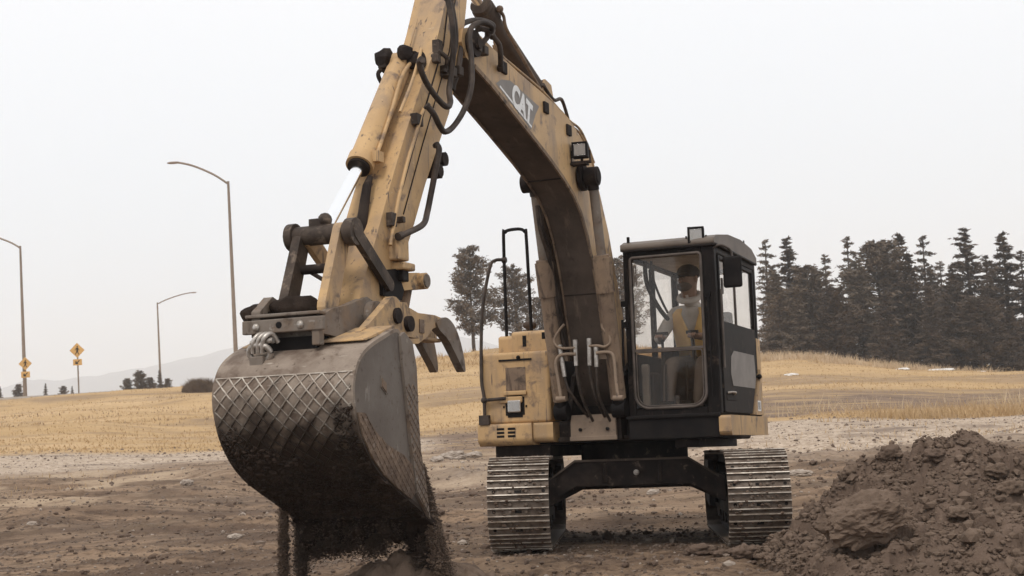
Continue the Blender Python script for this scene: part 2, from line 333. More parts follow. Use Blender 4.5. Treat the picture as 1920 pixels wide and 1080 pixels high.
def ground_mat():
    m = bpy.data.materials.new('ground'); m.use_nodes = True; t = m.node_tree; N = t.nodes; K = t.links.new
    b = N['Principled BSDF']; b.inputs['Roughness'].default_value = .95; b.inputs['Specular IOR Level'].default_value = .12
    tc = N.new('ShaderNodeTexCoord')
    def nz(sc, det, st=(1, 1, 1), rough=.6):
        mp = N.new('ShaderNodeMapping'); mp.inputs['Scale'].default_value = st; K(tc.outputs['Object'], mp.inputs[0])
        n = N.new('ShaderNodeTexNoise'); n.inputs['Scale'].default_value = sc; n.inputs['Detail'].default_value = det; n.inputs['Roughness'].default_value = rough
        K(mp.outputs[0], n.inputs['Vector']); return n.outputs['Fac']
    def mr(f, a, bb, c=0., d=1.):
        n = N.new('ShaderNodeMapRange'); n.inputs[1].default_value = a; n.inputs[2].default_value = bb; n.inputs[3].default_value = c; n.inputs[4].default_value = d; K(f, n.inputs[0]); return n.outputs[0]
    def mix(f, a, bb):
        n = N.new('ShaderNodeMix'); n.data_type = 'RGBA'; K(f, n.inputs[0])
        for i, q in ((6, a), (7, bb)):
            if isinstance(q, tuple): n.inputs[i].default_value = (*q, 1)
            else: K(q, n.inputs[i])
        return n.outputs[2]
    def attr(n_):
        n = N.new('ShaderNodeAttribute'); n.attribute_name = n_; return n.outputs['Fac']
    dirt = mix(mr(nz(.55, 8, (.45, 1.6, 1), .65), .44, .58), (.125, .083, .058), (.275, .185, .12))
    dirt = mix(mr(nz(3.2, 10, (.4, 1.6, 1), .78), .48, .60), dirt, (.090, .058, .039))
    dirt = mix(attr('pale'), dirt, mix(mr(nz(1.1, 9, (.4, 1.7, 1), .7), .44, .60), (.40, .295, .20), (.175, .113, .074)))
    dirt = mix(mr(nz(14, 8, (.5, 1.3, 1), .75), .55, .66), dirt, (.075, .05, .036))
    dirt = mix(mr(nz(26, 6), .66, .74), dirt, (.36, .275, .20))
    grav = mix(mr(nz(7, 9, (1, 1.6, 1), .75), .38, .62), (.30, .22, .155), (.57, .455, .35))
    grav = mix(mr(nz(.5, 6, (.5, 2, 1)), .52, .66), grav, (.20, .15, .115))
    dk = mix(mr(nz(3, 8, (.5, 1.5, 1), .7), .4, .62), (.15, .102, .074), (.25, .172, .118))
    dk = mix(mr(nz(.5, 8, (.4, 2.2, 1), .7), .50, .62), dk, (.38, .26, .14))
    gs = mix(mr(nz(.16, 7, (.5, 1.6, 1)), .40, .64), (.44, .288, .14), (.53, .36, .195))
    gs = mix(mr(nz(1.6, 9, (.5, 2.2, 1), .75), .54, .70), gs, (.31, .21, .125))
    gs = mix(mr(nz(.22, 8, (.45, 1.6, 1), .72), .52, .66), gs, (.31, .205, .115))
    col = mix(attr('gravel'), dirt, grav); col = mix(attr('grass'), col, gs); col = mix(attr('dark'), col, dk)
    K(col, b.inputs['Base Color'])
    bp = N.new('ShaderNodeBump'); bp.inputs['Strength'].default_value = .9; bp.inputs['Distance'].default_value = .03
    K(nz(22, 8, rough=.7), bp.inputs['Height']); K(bp.outputs[0], b.inputs['Normal'])
    return m
M['ground'] = ground_mat()
ground = fast('ground', np.stack([GX, GY, GZ], -1).reshape(-1, 3), FQ, 'ground', smooth=True)
tag(ground, kind='structure')
for nm, arr in zip(('grass', 'gravel', 'dark', 'pale'), zones(GX, GY)):
    ground.data.attributes.new(nm, 'FLOAT', 'POINT').data.foreach_set('value', arr.ravel().astype(np.float32))
def gz(x, y): return float(ground_h(np.array([x]), np.array([y]))[0])

# mountains: long hazy ridge, and the road along the crest of the left-hand field
def ridge():
    us = np.linspace(-900, 2600, 260)
    prof = np.interp(us, [-900, -300, 0, 120, 230, 300, 380, 440, 560, 700, 850, 1000, 1200, 1500, 2600], [45, 70, 97, 106, 112, 130, 142, 150, 152, 160, 148, 110, 70, 50, 30])
    prof = prof + (fbm(us*.012, us*0, 5, 77)-.5)*26
    V = []; ys = [(0, -30), (.12, .18), (.3, .5), (.55, .86), (.75, 1.0), (1.3, .6), (2, -.1)]
    for k, (dy, hf) in enumerate(ys):
        Y = 2900+dy*500; X = (us-960)/2690*3150*(1+.0*dy)
        z = prof*hf + (fbm(us*.02+k, us*0+k*3.1, 4, 80+k)-.5)*18*(k > 0) if k else np.full_like(us, -60.)
        V.append(np.stack([X, np.full_like(us, Y), z], -1))
    V = np.array(V); i = np.arange(V.shape[0]*V.shape[1]).reshape(V.shape[:2])
    Q = np.stack([i[:-1, :-1], i[:-1, 1:], i[1:, 1:], i[1:, :-1]], -1).reshape(-1, 4)
    return V.reshape(-1, 3), Q
M['hill'] = mat('haze_blue_hill', (.10, .13, .18), (.13, .16, .20), .95, 0, .004, 6)  # blue of the distant air put into the hill colour
v_, q_ = ridge(); tag(fast('mountains', v_, q_, 'hill', smooth=True), kind='structure')
M['road'] = mat('pale_asphalt', (.42, .37, .32), (.36, .315, .27), .9, 0, .3, 5)
def road():
    X = np.linspace(-75, -20.5, 60); P0 = []; 
    Yc = np.interp(X, [-75, -36, -20.5], [90, 99, 112.])
    V = []; 
    for off in (-1.7, -1.5, 1.5, 1.7):
        Y = Yc+off; h = base_h(X, Yc)+.12 - (.4 if abs(off) > 1.6 else 0) - .0*off
        V.append(np.stack([X, Y, h], -1))
    V = np.array(V); i = np.arange(V.shape[0]*V.shape[1]).reshape(V.shape[:2])
    Q = np.stack([i[:-1, :-1], i[:-1, 1:], i[1:, 1:], i[1:, :-1]], -1).reshape(-1, 4)
    return V.reshape(-1, 3), Q
v_, q_ = road(); tag(fast('road', v_, q_, 'road'), kind='structure')

# ------------------------------------------------------------------ excavator
MW = Matrix.Translation(MO) @ RU.to_4x4()
EX = empty('excavator', MW, label='worn yellow tracked excavator with dark cab and a raised boom over the bare dirt lot', cat='excavator')
REL = Matrix.Rotation(TH-PH, 4, 'Z')     # undercarriage heading relative to the upper body

# --- undercarriage
uf = MB()
uf.prism([(-.62, .50), (-.62, .76), (.62, .76), (.62, .50)], -.5, .5)
for sx in (-1, 1):
    for sy in (-1, 1):
        a = [(sx*.46, sy*.62), (sx*.46, sy*.02), (sx*.80, sy*.35), (sx*.80, sy*.98)]
        vs = [(x, y, z) for (x, y), z in zip(a, (.52, .52, .36, .36))]+[(x, y, z) for (x, y), z in zip(a, (.765, .765, .60, .60))]
        fs = [(0, 3, 2, 1), (4, 5, 6, 7), (0, 1, 5, 4), (1, 2, 6, 5), (2, 3, 7, 6), (3, 0, 4, 7)]
        if sx*sy < 0: fs = [f[::-1] for f in fs]
        uf.add(vs, fs)
# front cross beam seen between the tracks
for sy in (-1, 1):
    vs = []
    pr_ = [(-.80, .60, .40), (-.56, .765, .53), (.48, .765, .53), (.78, .57, .38)]
    for x, zt, zb in pr_:
        for dy in (0, .2): vs += [(x, sy*(.9-dy) , zt), (x, sy*(.9-dy), zb)]
    fs = []
    for i in range(3):
        o = i*4; fs += [(o, o+4, o+5, o+1), (o+2, o+3, o+7, o+6), (o, o+2, o+6, o+4), (o+1, o+5, o+7, o+3)]
    fs += [(0, 1, 3, 2), (12, 14, 15, 13)]
    uf.add(vs, fs)
uf.cyl((0, 0, .74), (0, 0, .93), .52, seg=40)
uf.box((-.30, -.95, .56), (-.26, -.9, .74)); uf.box((.2, -.95, .56), (.24, -.9, .74))
UF = uf.build('undercarriage', 'dark', EX, .012, REL)
fl_ = MB(); pf = [(-.80, .605), (-.56, .77), (.48, .77), (.78, .575)]
for (xa, za), (xb2, zb2) in zip(pf, pf[1:]): fl_.add([(xa, -.925, za-.012), (xb2, -.925, zb2-.012), (xb2, -.925, zb2+.008), (xa, -.925, za+.008), (xa, -.88, za-.012), (xb2, -.88, zb2-.012), (xb2, -.88, zb2+.008), (xa, -.88, za+.008)], [(0, 1, 2, 3), (7, 6, 5, 4), (3, 2, 6, 7), (4, 5, 1, 0)])
fl_.build('highlight_flange', 'under', UF, 0, REL)  # lighter lip: the beam's edge highlight put into the colour
te = MB(); te.tube([(.0, -.9, .65), (0, -.935, .65)], .026, 9); te.ball((.012, -.935, .648), .02, jit=.3)
te.build('tow_eye', 'silver', UF, 0, REL)

def shoe_mesh():
    s = MB(); w = .266
    s.box((-w, -.084, 0), (w, .084, .012))
    for y in (-.066, 0, .066):
        z1 = .034; a = (-w, y-.006, .012); b = (w, y+.006, z1-.004); s.box(a, b)
        s.box((-w+.001, y-.0045, z1-.004), (w-.001, y+.0045, z1), 1)
    for x in (-.07, .07):
        for y in (-.033, .033): s.cyl((x, y, .012), (x, y, .028), .014, seg=6, mi=0)
    for x in (-.21, .22): s.cyl((x, -.03, .0121), (x, -.03, .0135), .016, seg=8, mi=2)
    s.box((-.03, -.045, .012), (.03, -.02, .0135), 2)
    return s
sh0 = None
SHZ = .415; SR = .375; SL = 1.40
def shoe_pos(s):
    P = 4*SL + 2*PI*SR; s %= P
    if s < 2*SL: return (-SL+s, SHZ+SR, 0)                         # top run, moving back
    s -= 2*SL
    if s < PI*SR: a = s/SR; return (SL+SR*math.sin(a), SHZ+SR*math.cos(a), -a)
    s -= PI*SR
    if s < 2*SL: return (SL-s, SHZ-SR, -PI)
    s -= 2*SL; a = s/SR+PI; return (-SL+SR*math.sin(a), SHZ+SR*math.cos(a), -a)
for side, cx in (('r', -1.028), ('l', 1.028)):
    tr = MB()
    tr.prism([(-1.3, .22), (-1.3, .50), (-.9, .60), (1.0, .60), (1.3, .5), (1.3, .22)], cx-.16, cx+.16)
    for k in range(2):        # the link chain, two rails
        xx = cx + (-.09 if k == 0 else .09); ring = []
        n = 90; P = 4*SL+2*PI*SR
        prof = [shoe_pos(P*i/n) for i in range(n)]
        vs = []
        for y, z, a in prof:
            ny, nz_ = math.sin(-a), math.cos(-a)
            for rr, dx in ((-.003, -.03), (-.003, .03), (-.085, .03), (-.085, -.03)): vs.append((xx+dx, y+ny*rr, z+nz_*rr))
        tr.add(vs, [(4*i+j, 4*((i+1) % n)+j, 4*((i+1) % n)+(j+1) % 4, 4*i+(j+1) % 4) for i in range(n) for j in range(4)])
    T_ = tr.build('track', 'dark', EX, 0, REL)
    T_['label'] = 'track on the ' + ('cab side, partly behind the dirt heap' if side == 'l' else 'side away from the cab, next to the bucket')
    for y, nm in ((-SL, 'idler_wheel'), (SL, 'drive_sprocket')):
        w = MB(); w.cyl((cx-.15, y, SHZ), (cx+.15, y, SHZ), .285, seg=36); w.cyl((cx-.19, y, SHZ), (cx+.19, y, SHZ), .14, seg=24)
        if y > 0: w.prism([(1.05, .25), (1.05, .72), (1.55, .74), (1.62, .60), (1.62, .30)], cx-.26, cx-.20) if cx > 0 else w.prism([(1.05, .25), (1.05, .72), (1.55, .74)], cx+.20, cx+.26)
        w.build(nm, 'dark', T_, .01, REL)
    for k in range(6):
        w = MB(); y = -1.0+k*.4; w.cyl((cx-.14, y, .17), (cx+.14, y, .17), .075, seg=20); w.build('track_roller', 'dark', T_, 0, REL)
    n = 48; P = 4*SL+2*PI*SR
    for i in range(n):
        y, z, a = shoe_pos(P*(i+.3)/n)
        ml = REL @ Matrix.Translation((cx, y, z)) @ Matrix.Rotation(a, 4, 'X')
        if sh0 is None: sh0 = shoe_mesh().build('track_shoe', ['shoe', 'shine', 'black'], T_); o = sh0
        else: o = sh0.copy(); C.objects.link(o); o.parent = T_
        o.matrix_local = ml

# soil packed on the shoes of both tracks
def packed(cx, seed):
    r_ = np.random.default_rng(seed); P = []
    for _ in range(2600):
        q = r_.uniform(0, 4*SL+2*PI*SR); y, z, a = shoe_pos(q); lo = 1.25-z; 
        if r_.uniform() > .25+.75*min(1, lo): continue
        ny, nz_ = math.sin(-a), math.cos(-a); h_ = .026; P.append(REL @ Vector((cx+r_.uniform(-.26, .26), y+ny*h_, z+nz_*h_)))
    return np.array([tuple(p) for p in P])
TRACK_MUD = [(o, packed(-1.028 if k == 0 else 1.028, k+5)) for k, o in enumerate([o for o in EX.children if o.name.startswith('track')])]
# --- upper body
hb = MB()   # deck and body
hb.box((-1.12, -1.0, .935), (1.0, .3, 1.14), 1); hb.box((-1.12, .301, .935), (.8, 1.6, 1.14), 1)
hb.box((-.42, -.95, 1.14), (-.36, 1.2, 1.9), 1)
hb.box((-.36, .2, 1.14), (.30, .26, 1.5), 1)
hb.box((-1.12, -1.14, 1.135), (-.43, .9, 1.80))
hb.box((-1.10, .902, 1.135), (.86, 1.70, 1.86)); hb.box((.2, .55, 1.135), (1.0, .901, 1.8))
hb.box((-.3, .3, 1.14), (.3, .9, 1.78))
HB = hb.build('body', ['paint', 'dark'], EX, .05, seg=4)
ub = MB(); ub.prism([(-1.05, 1.79), (-1.05, 1.98), (-1.0, 2.0), (.9, 2.0), (.9, 1.79)], -.83, -.43)
ub.prism([(-1.0, 1.79), (-1.0, 1.95), (-.95, 1.97), (.9, 1.97), (.9, 1.79)], -.985, -.845)
UB = ub.build('tool_box', 'paint', HB, .02, seg=3)
sl = MB()
for x, z0, z1 in ((-.70, 1.85, 1.955), (-.505, 1.91, 1.975)): sl.prism([(-1.056, z0), (-1.056, z1), (-1.04, z1), (-1.04, z0)], x-.018, x+.018)
sl.build('vent_slot', 'black', UB, .008)
cw = MB(); cw.prism([(1.752, .98), (1.752, 1.88), (2.05, 1.86), (2.15, 1.7), (2.15, 1.15), (2.0, .98)], -1.12, .80); cw.build('counterweight', 'paint', EX, .08, seg=4)
sk = MB(); sk.prism([(-1.20, .975), (-1.20, 1.135), (.9, 1.135), (.9, .93), (-1.15, .93)], -1.14, -.60)
sk.prism([(-1.17, .98), (-1.17, 1.133), (-.9, 1.133), (-.9, .95), (-1.13, .95)], -.595, -.40)
SKL = sk.build('side_skirt', 'paint', EX, .035, seg=4)
gr = MB()
for i in range(3):
    for x in (-.91, -.80): z = 1.085-i*.034; gr.box((x-.038, -1.204, z-.011), (x+.038, -1.19, z+.011))
gr.build('grille_slot', 'black', SKL, .004)
pn = MB(); pn.box((-.865, -1.143, 1.44), (-.665, -1.138, 1.655)); pn.build('recessed_panel', 'paint_dust', HB)
fr = MB(); fr.box((-.885, -1.17, 1.395), (-.655, -1.14, 1.435)); fr.box((-.93, -1.165, 1.325), (-.70, -1.14, 1.385))
fr.build('panel_ledge', 'paint', HB, .01)
hk = MB(); hk.box((-.93, -1.15, 1.715), (-.60, -1.139, 1.733)); hk.ball((-.73, -1.15, 1.745), .02); hk.build('hood_latch', 'black', HB)
hl = MB()
for dx, dz, w, h in ((0, .0, .095, .085), (0, .0, .075, .105)): hl.box((-.78-w, -1.144-.001*(w < .09), 1.295-h), (-.78+w, -1.138, 1.295+h), 0)
hl.box((-.90, -1.147, 1.28), (-.885, -1.14, 1.30)); hl.box((-.675, -1.147, 1.28), (-.66, -1.14, 1.30))
HL = hl.build('headlight', 'black', HB, .0)
l1 = MB(); l1.box((-.845, -1.175, 1.235), (-.715, -1.15, 1.35)); l1.build('lamp_housing', 'reflector', HL, .015)
l2 = MB(); l2.box((-.84, -1.185, 1.24), (-.72, -1.176, 1.345)); l2.build('lamp_lens', 'lens', HL, .004)

# rails, exhaust
rl = MB()
lp = [(-.92, -.95, 1.9), (-.92, -.95, 2.9), (-.90, -.95, 2.965), (-.86, -.95, 2.985), (-.75, -.95, 2.985), (-.70, -.95, 2.955), (-.685, -.95, 2.89), (-.665, -.95, 1.98)]
rl.tube(bez(lp, 5), .016, 10)
rl.build('handrail', 'black', EX)
rl = MB(); rl.tube(bez([(-1.07, -1.19, 1.14), (-1.07, -1.19, 1.38), (-1.10, -1.17, 1.6), (-1.10, -1.1, 2.2), (-1.04, -1.03, 2.62), (-1.0, -.98, 2.70), (-.92, -.95, 2.70)], 6), .016, 10)
rl.box((-1.12, -1.215, 1.13), (-1.02, -1.17, 1.22)); rl.tube([(-1.07, -1.19, 1.36), (-.86, -1.165, 1.37)], .016, 8); rl.tube([(-.94, -.95, 2.70), (-.90, -.95, 2.70)], .028, 10)
rl.ball((-1.07, -1.19, 1.36), .032)
rl.build('handrail', 'black', EX, label=None) if False else rl.build('handrail', 'rubber', EX)
ex = MB(); ex.cyl((-.60, -.55, 1.95), (-.60, -.55, 2.30), .05); ex.cyl((-.60, -.55, 2.28), (-.60, -.55, 2.52), .022); ex.cyl((-.60, -.55, 1.99), (-.60, -.55, 2.05), .08)
for z in (2.42, 2.48, 2.36): ex.box((-.60, -.58, z), (-.53, -.52, z+.012))
ex.build('exhaust_pipe', 'black', EX)
mu = MB(); mu.cyl((-.78, -.7, 1.98), (-.78, -.7, 2.05), .03); mu.ball((-.78, -.7, 2.08), .07, sc=(1, 1, .6)); mu.build('breather_cap', 'trunk', EX)

# boom foot, centre frame, front plate
cf = MB()
for x in (-.255, .215): cf.prism([(-1.16, .95), (-1.18, 1.2), (-1.02, 1.55), (-.6, 1.75), (-.2, 1.6), (.2, 1.0)], x, x+.04)
cf.box((-.38, -1.1, .945), (.34, -.2, .99)); cf.box((-.36, -.45, .99), (.30, -.4, 1.5))
cf.box((-.2, -.9, 1.1), (.2, -.7, 1.38))
CF = cf.build('swing_frame', 'dark', EX, .01)
pl = MB(); pl.prism([(-1.205, .955), (-1.205, 1.12), (-1.17, 1.185), (-1.15, 1.185), (-1.15, .955)], -.215, .215); pl.box((-.225, -1.212, .95), (.225, -1.2, .99))
PLT = pl.build('front_plate', 'plate', EX, .01)
bo = MB()
for x in (-.12, .14): bo.cyl((x, -1.222, 1.05), (x, -1.2, 1.05), .017, seg=6)
bo.build('plate_bolt', 'black', PLT)

# --- boom
BU = [(-4.16, 3.74), (-4.02, 3.705), (-3.7, 3.63), (-3.0, 3.43), (-2.5, 3.28), (-2.2, 3.175), (-1.95, 3.065), (-1.77, 2.93), (-1.62, 2.74), (-1.51, 2.53), (-1.42, 2.3), (-1.34, 2.05), (-1.25, 1.75), (-1.08, 1.42), (-.9, 1.27)]
BT = [(-.62, 1.33), (-.52, 1.55), (-.6, 1.9), (-.78, 2.35), (-1.0, 2.85), (-1.22, 3.2), (-1.42, 3.44), (-1.6, 3.58), (-1.85, 3.70), (-2.12, 3.77), (-2.65, 3.83), (-3.14, 3.875), (-3.57, 3.93), (-3.9, 3.98), (-4.05, 4.0), (-4.2, 3.95), (-4.24, 3.84)]
bm_ = MB(); n = len(BU)+len(BT); prof = BU+BT; hw = .158
vs = [(-hw, y, z) for y, z in prof]+[(hw, y, z) for y, z in prof]
fs = [(i, (i+1) % n, (i+1) % n+n, i+n) for i in range(n)]
for i, f in enumerate(fs): bm_.add(vs, [f], 1 if i < len(BU)-1 else 0, True) if False else None
bm_.v = vs
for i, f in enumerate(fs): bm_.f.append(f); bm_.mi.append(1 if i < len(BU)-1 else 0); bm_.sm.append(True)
bm_.f.append(list(range(n))[::-1]); bm_.mi.append(0); bm_.sm.append(False)
bm_.f.append(list(range(n, 2*n))); bm_.mi.append(0); bm_.sm.append(False)
BOOM = bm_.build('boom', ['paint', 'under'], EX)  # underside faces take the shade-toned paint
def fixn(o):
    b = bmesh.new(); b.from_mesh(o.data); bmesh.ops.recalc_face_normals(b, faces=b.faces); b.to_mesh(o.data); b.free()
fixn(BOOM)
def sharp(o, ang=35):
    for e in o.data.edges: pass
    b = bmesh.new(); b.from_mesh(o.data)
    for e in b.edges:
        if len(e.link_faces) == 2 and e.calc_face_angle(0) > math.radians(ang): e.smooth = False
    b.to_mesh(o.data); b.free()
sharp(BOOM)
# side-plate lips standing proud along the underside edges
for sx in (-1, 1):
    lip = MB(); pts = BU[1:-2]; vs = []
    for i, (y, z) in enumerate(pts):
        a = Vector(pts[max(i-1, 0)]); b = Vector(pts[min(i+1, len(pts)-1)]); d = (b-a).normalized(); nn = Vector((d.y, -d.x))
        if nn.dot(Vector((-1, -1))) < 0: nn = -nn
        p = Vector((y, z)); q = p+nn*.016; r_ = p-nn*.02
        x0, x1 = (sx*(hw-.004), sx*(hw+.012))
        vs += [(x0, *q), (x1, *q), (x1, *r_), (x0, *r_)]
    lip.add(vs, [(4*i+j, 4*i+(j+1) % 4, 4*i+4+(j+1) % 4, 4*i+4+j) for i in range(len(pts)-1) for j in range(4)]+[(0, 1, 2, 3), tuple(range(4*len(pts)-4, 4*len(pts)))[::-1]])
    lo = lip.build('edge_flange', 'paint_dust', BOOM); fixn(lo)
wl = MB()
for y, z in ((-1.405, 2.26), (-2.2, 3.175)): wl = MB(); wl.tube([(-hw, y-.003, z-.003), (hw, y-.003, z-.003)], .006, 6); wl.build('weld_seam', 'dark', BOOM)
# decal with lettering, both flat on the side plate
dx = hw+.0015
dp = [at(930, 156, 0, dx), at(940, 149, 0, dx), at(957, 151, 0, dx), at(1011, 200, 0, dx), at(1004, 215, 0, dx), at(996, 244, 0, dx)]
dm = MB(); dm.add(dp, [tuple(range(len(dp)))[::-1]]); DC = dm.build('decal', 'decal', BOOM); fixn(DC)
dl = MB(); a, b = at(937, 163, 0, dx+.001), at(997, 240, 0, dx+.001); d = (b-a).normalized(); nn = Vector((0, -d.z, d.y))
dl.add([a, b, b+nn*.018, a+nn*.018], [(0, 1, 2, 3)]); dl.build('decal_stripe', 'white', DC)
def text_mesh(name, txt, size, mats, parent, mw, ext=.001, sx=1., bold=.0, spacing=1.):
    cu = bpy.data.curves.new(name, 'FONT'); cu.body = txt; cu.size = size; cu.extrude = ext; cu.align_x = 'CENTER'; cu.align_y = 'CENTER'; cu.offset = bold; cu.space_character = spacing
    to = bpy.data.objects.new(name, cu); C.objects.link(to); bpy.context.view_layer.update()
    me = bpy.data.meshes.new_from_object(to.evaluated_get(bpy.context.evaluated_depsgraph_get())); C.objects.unlink(to); bpy.data.objects.remove(to)
    me.materials.clear(); me.materials.append(M[mats]); o = bpy.data.objects.new(name, me); C.objects.link(o); o.parent = parent; o.matrix_local = mw @ Matrix.Diagonal((sx, 1, 1, 1)); return o
dv = (at(1000, 222, 0, dx)-at(950, 160, 0, dx)).normalized(); up = Vector((1, 0, 0)).cross(dv).normalized()
cen = at(979, 198, 0, dx+.003)
mw = Matrix(((dv.x, up.x, 1, cen.x), (dv.y, up.y, 0, cen.y), (dv.z, up.z, 0, cen.z), (0, 0, 0, 1)))
text_mesh('lettering', 'CAT', .25, 'white', DC, mw, .001, .86, .012, .97)
# boom tip pin bosses
pb = MB()
for x, s_ in ((-.19, -1), (.19, 1)): pb.cyl((x-s_*.03, -4.08, 3.86), (x+s_*.02, -4.08, 3.86), .10, seg=28); pb.cyl((x, -4.08, 3.86), (x+s_*.05, -4.08, 3.86), .045, seg=18)
pb.build('pin_boss', 'dark', BOOM, .006)
cp = MB()   # cylinder pin through the boom
cp.cyl((-.34, -1.76, 3.25), (.34, -1.76, 3.25), .06); cp.cyl((-.38, -1.76, 3.25), (-.28, -1.76, 3.25), .085); cp.cyl((.21, -1.76, 3.25), (.17, -1.76, 3.25), .12)
cp.build('cylinder_pin', 'dark', BOOM, .006)

# boom cylinders
for x in (-.275, .275):
    A = Vector((x, -1.25, 1.22)); B = Vector((x, -1.76, 3.25)); d = (B-A).normalized(); Lr = (B-A).length
    g = A+d*(Lr*.655)
    cyb = MB(); cyb.cyl(A+d*.10, g-d*.30, .070, seg=30); cyb.cyl(g-d*.31, g, .083, seg=30); cyb.cyl(g, g+d*.025, .07, seg=24)
    CY = cyb.build('boom_cylinder', 'paint_dust', EX, .006)
    be = MB(); be.tube([A-Vector((.06, 0, 0)), A+Vector((.06, 0, 0))], .075, 24); be.cyl(A, A+d*.10, .06, seg=20); be.build('base_eye', 'black', CY, .006)  # eye coloured black for the shadow around the lower pin
    rod = MB(); rod.cyl(g+d*.02, B-d*.06, .042, seg=24); rod.build('cylinder_rod', 'grey', CY)
    ey = MB(); ey.tube([B-Vector((.055, 0, 0)), B+Vector((.055, 0, 0))], .085, 24); ey.cyl(B-d*.12, B, .05); ey.build('rod_eye', 'dark', CY, .006)
    # feed line clamped along the barrel, with end block
    s_ = 1 if x > 0 else -1
    pa = ((1080, 664), (1062, 664), (1048, 668), (1042, 682), (1047, 715), (1052, 748)) if x < 0 else ((1118, 662), (1136, 660), (1148, 664), (1152, 680), (1155, 715), (1159, 746))
    pb_ = ((1079, 652), (1055, 653), (1043, 648), (1039, 636), (1048, 620), (1058, 608)) if x < 0 else ((1104, 649), (1120, 648), (1134, 650), (1144, 642), (1142, 628), (1130, 615), (1129, 607))
    ln = MB(); PA = [at(u, v, 1, -1.46) for u, v in pa]; PB = [at(u, v, 1, -1.45-.006*k) for k, (u, v) in enumerate(pb_)]
    ln.tube(bez(PA, 6), .015, 8); ln.tube(bez(PB, 6), .012, 8); ln.tube([PA[-1]-Vector((.045, 0, 0)), PA[-1]+Vector((.045, 0, 0))], .024, 10)
    q = at(1057 if x < 0 else 1131, 669 if x < 0 else 665, 1, -1.40); ln.box(q-Vector((.045, .02, .04)), q+Vector((.045, .03, .03)))
    ln.build('feed_line', 'plate', CY)
# hoses with ferrules between the cylinders
hp = [((1052, 665), (1062, 720), (1072, 745), (1085, 780)), ((1079, 652), (1082, 700), (1088, 745), (1095, 790)), ((1105, 650), (1107, 700), (1113, 745), (1117, 780)), ((1118, 662), (1119, 700), (1120, 745), (1128, 790))]
for q in hp:
    P = [at(u, v, 1, -1.44) for u, v in q]; P[2].y += .05; P[3].y += .25
    h = MB(); pts = bez(P, 6); h.tube(pts, .014, 8); HO = h.build('hydraulic_hose', 'rubber', EX)
    f = MB(); d = (pts[3]-pts[0]); f.tube([pts[0]-d*.3, pts[0]+d*1.6], .02, 10); f.tube([pts[0]-d*.7, pts[0]-d*.2], .024, 6); f.build('ferrule', 'silver', HO)
h = MB()      # hose bundle running up beside the boom foot
for k in range(4):
    P = [at(u+k*5, v, 0, -.20-.015*k) for u, v in ((1006, 385), (1012, 430), (1026, 475), (1038, 520), (1043, 570), (1050, 615))]
    P.append(P[-1]+Vector((.02, .1, -.3))); h.tube(bez(P, 6), .016, 8)
h.build('hose_bundle', 'rubber', EX)

# pipes along the top of the boom with clamps
pp = MB()
for off in (0, .035, .07):
    P = [at(u, v, 0, hw-.03+off*.3) for u, v in ((925, 85), (938, 118), (960, 138), (1015, 185), (1062, 236), (1085, 255), (1100, 285), (1112, 318))]
    P = [p+Vector((0, .5*off, off)) for p in P]; pp.tube(bez(P, 6), .011, 8)
PP = pp.build('steel_pipes', 'paint_worn', BOOM)
for u, v in ((943, 130), (1022, 205), (1065, 247)):
    p = at(u, v, 0, hw); c = MB(); c.box(p+Vector((-.05, -.05, -.035)), p+Vector((.02, .05, .06))); c.build('pipe_clamp', 'dark', PP, .006)
jp = MB(); P = [at(u, v, 0, .1) for u, v in ((1018, 158), (1030, 178), (1040, 188), (1052, 186), (1060, 205), (1068, 235))]
jp.tube(bez(P, 6), .016, 8); jp.build('jumper_hose', 'rubber', BOOM)
# stick cylinder on top of the boom
A = Vector((0, -2.28, 3.93)); B = Vector((0, -3.75, 4.56)); d = (B-A).normalized()
A0 = at(1008, 170, 0, 0); G0 = at(905, 15, 0, 0); d = (G0-A0).normalized()
sc_ = MB(); sc_.cyl(A0-d*.02, G0, .075, seg=30); sc_.cyl(G0-d*.16, G0+d*.0, .092, seg=30); sc_.cyl(G0, G0+d*.05, .085, seg=30); sc_.tube([A0-Vector((.06, 0, 0)), A0+Vector((.06, 0, 0))], .085, 24)
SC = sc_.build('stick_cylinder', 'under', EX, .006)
r_ = MB(); r_.cyl(G0+d*.03, G0+d*.85, .045); r_.build('cylinder_rod', 'chrome', SC)
fl = MB(); P = [at(u, v, 0, .12) for u, v in ((935, 18), (944, 30), (950, 55), (975, 100), (1000, 145), (1012, 165))]; fl.tube(bez(P, 6), .014, 8); fl.ball(at(937, 17, 0, .12), .03); fl.build('feed_line', 'paint_dust', SC)
bk = MB()
for x in (-.09, .07): bk.prism([(A0.y-.12, A0.z-.16), (A0.y+.2, A0.z-.2), (A0.y+.1, A0.z+.06), (A0.y-.05, A0.z+.08)], x, x+.02)
bk.build('cylinder_bracket', 'paint', BOOM, .005)
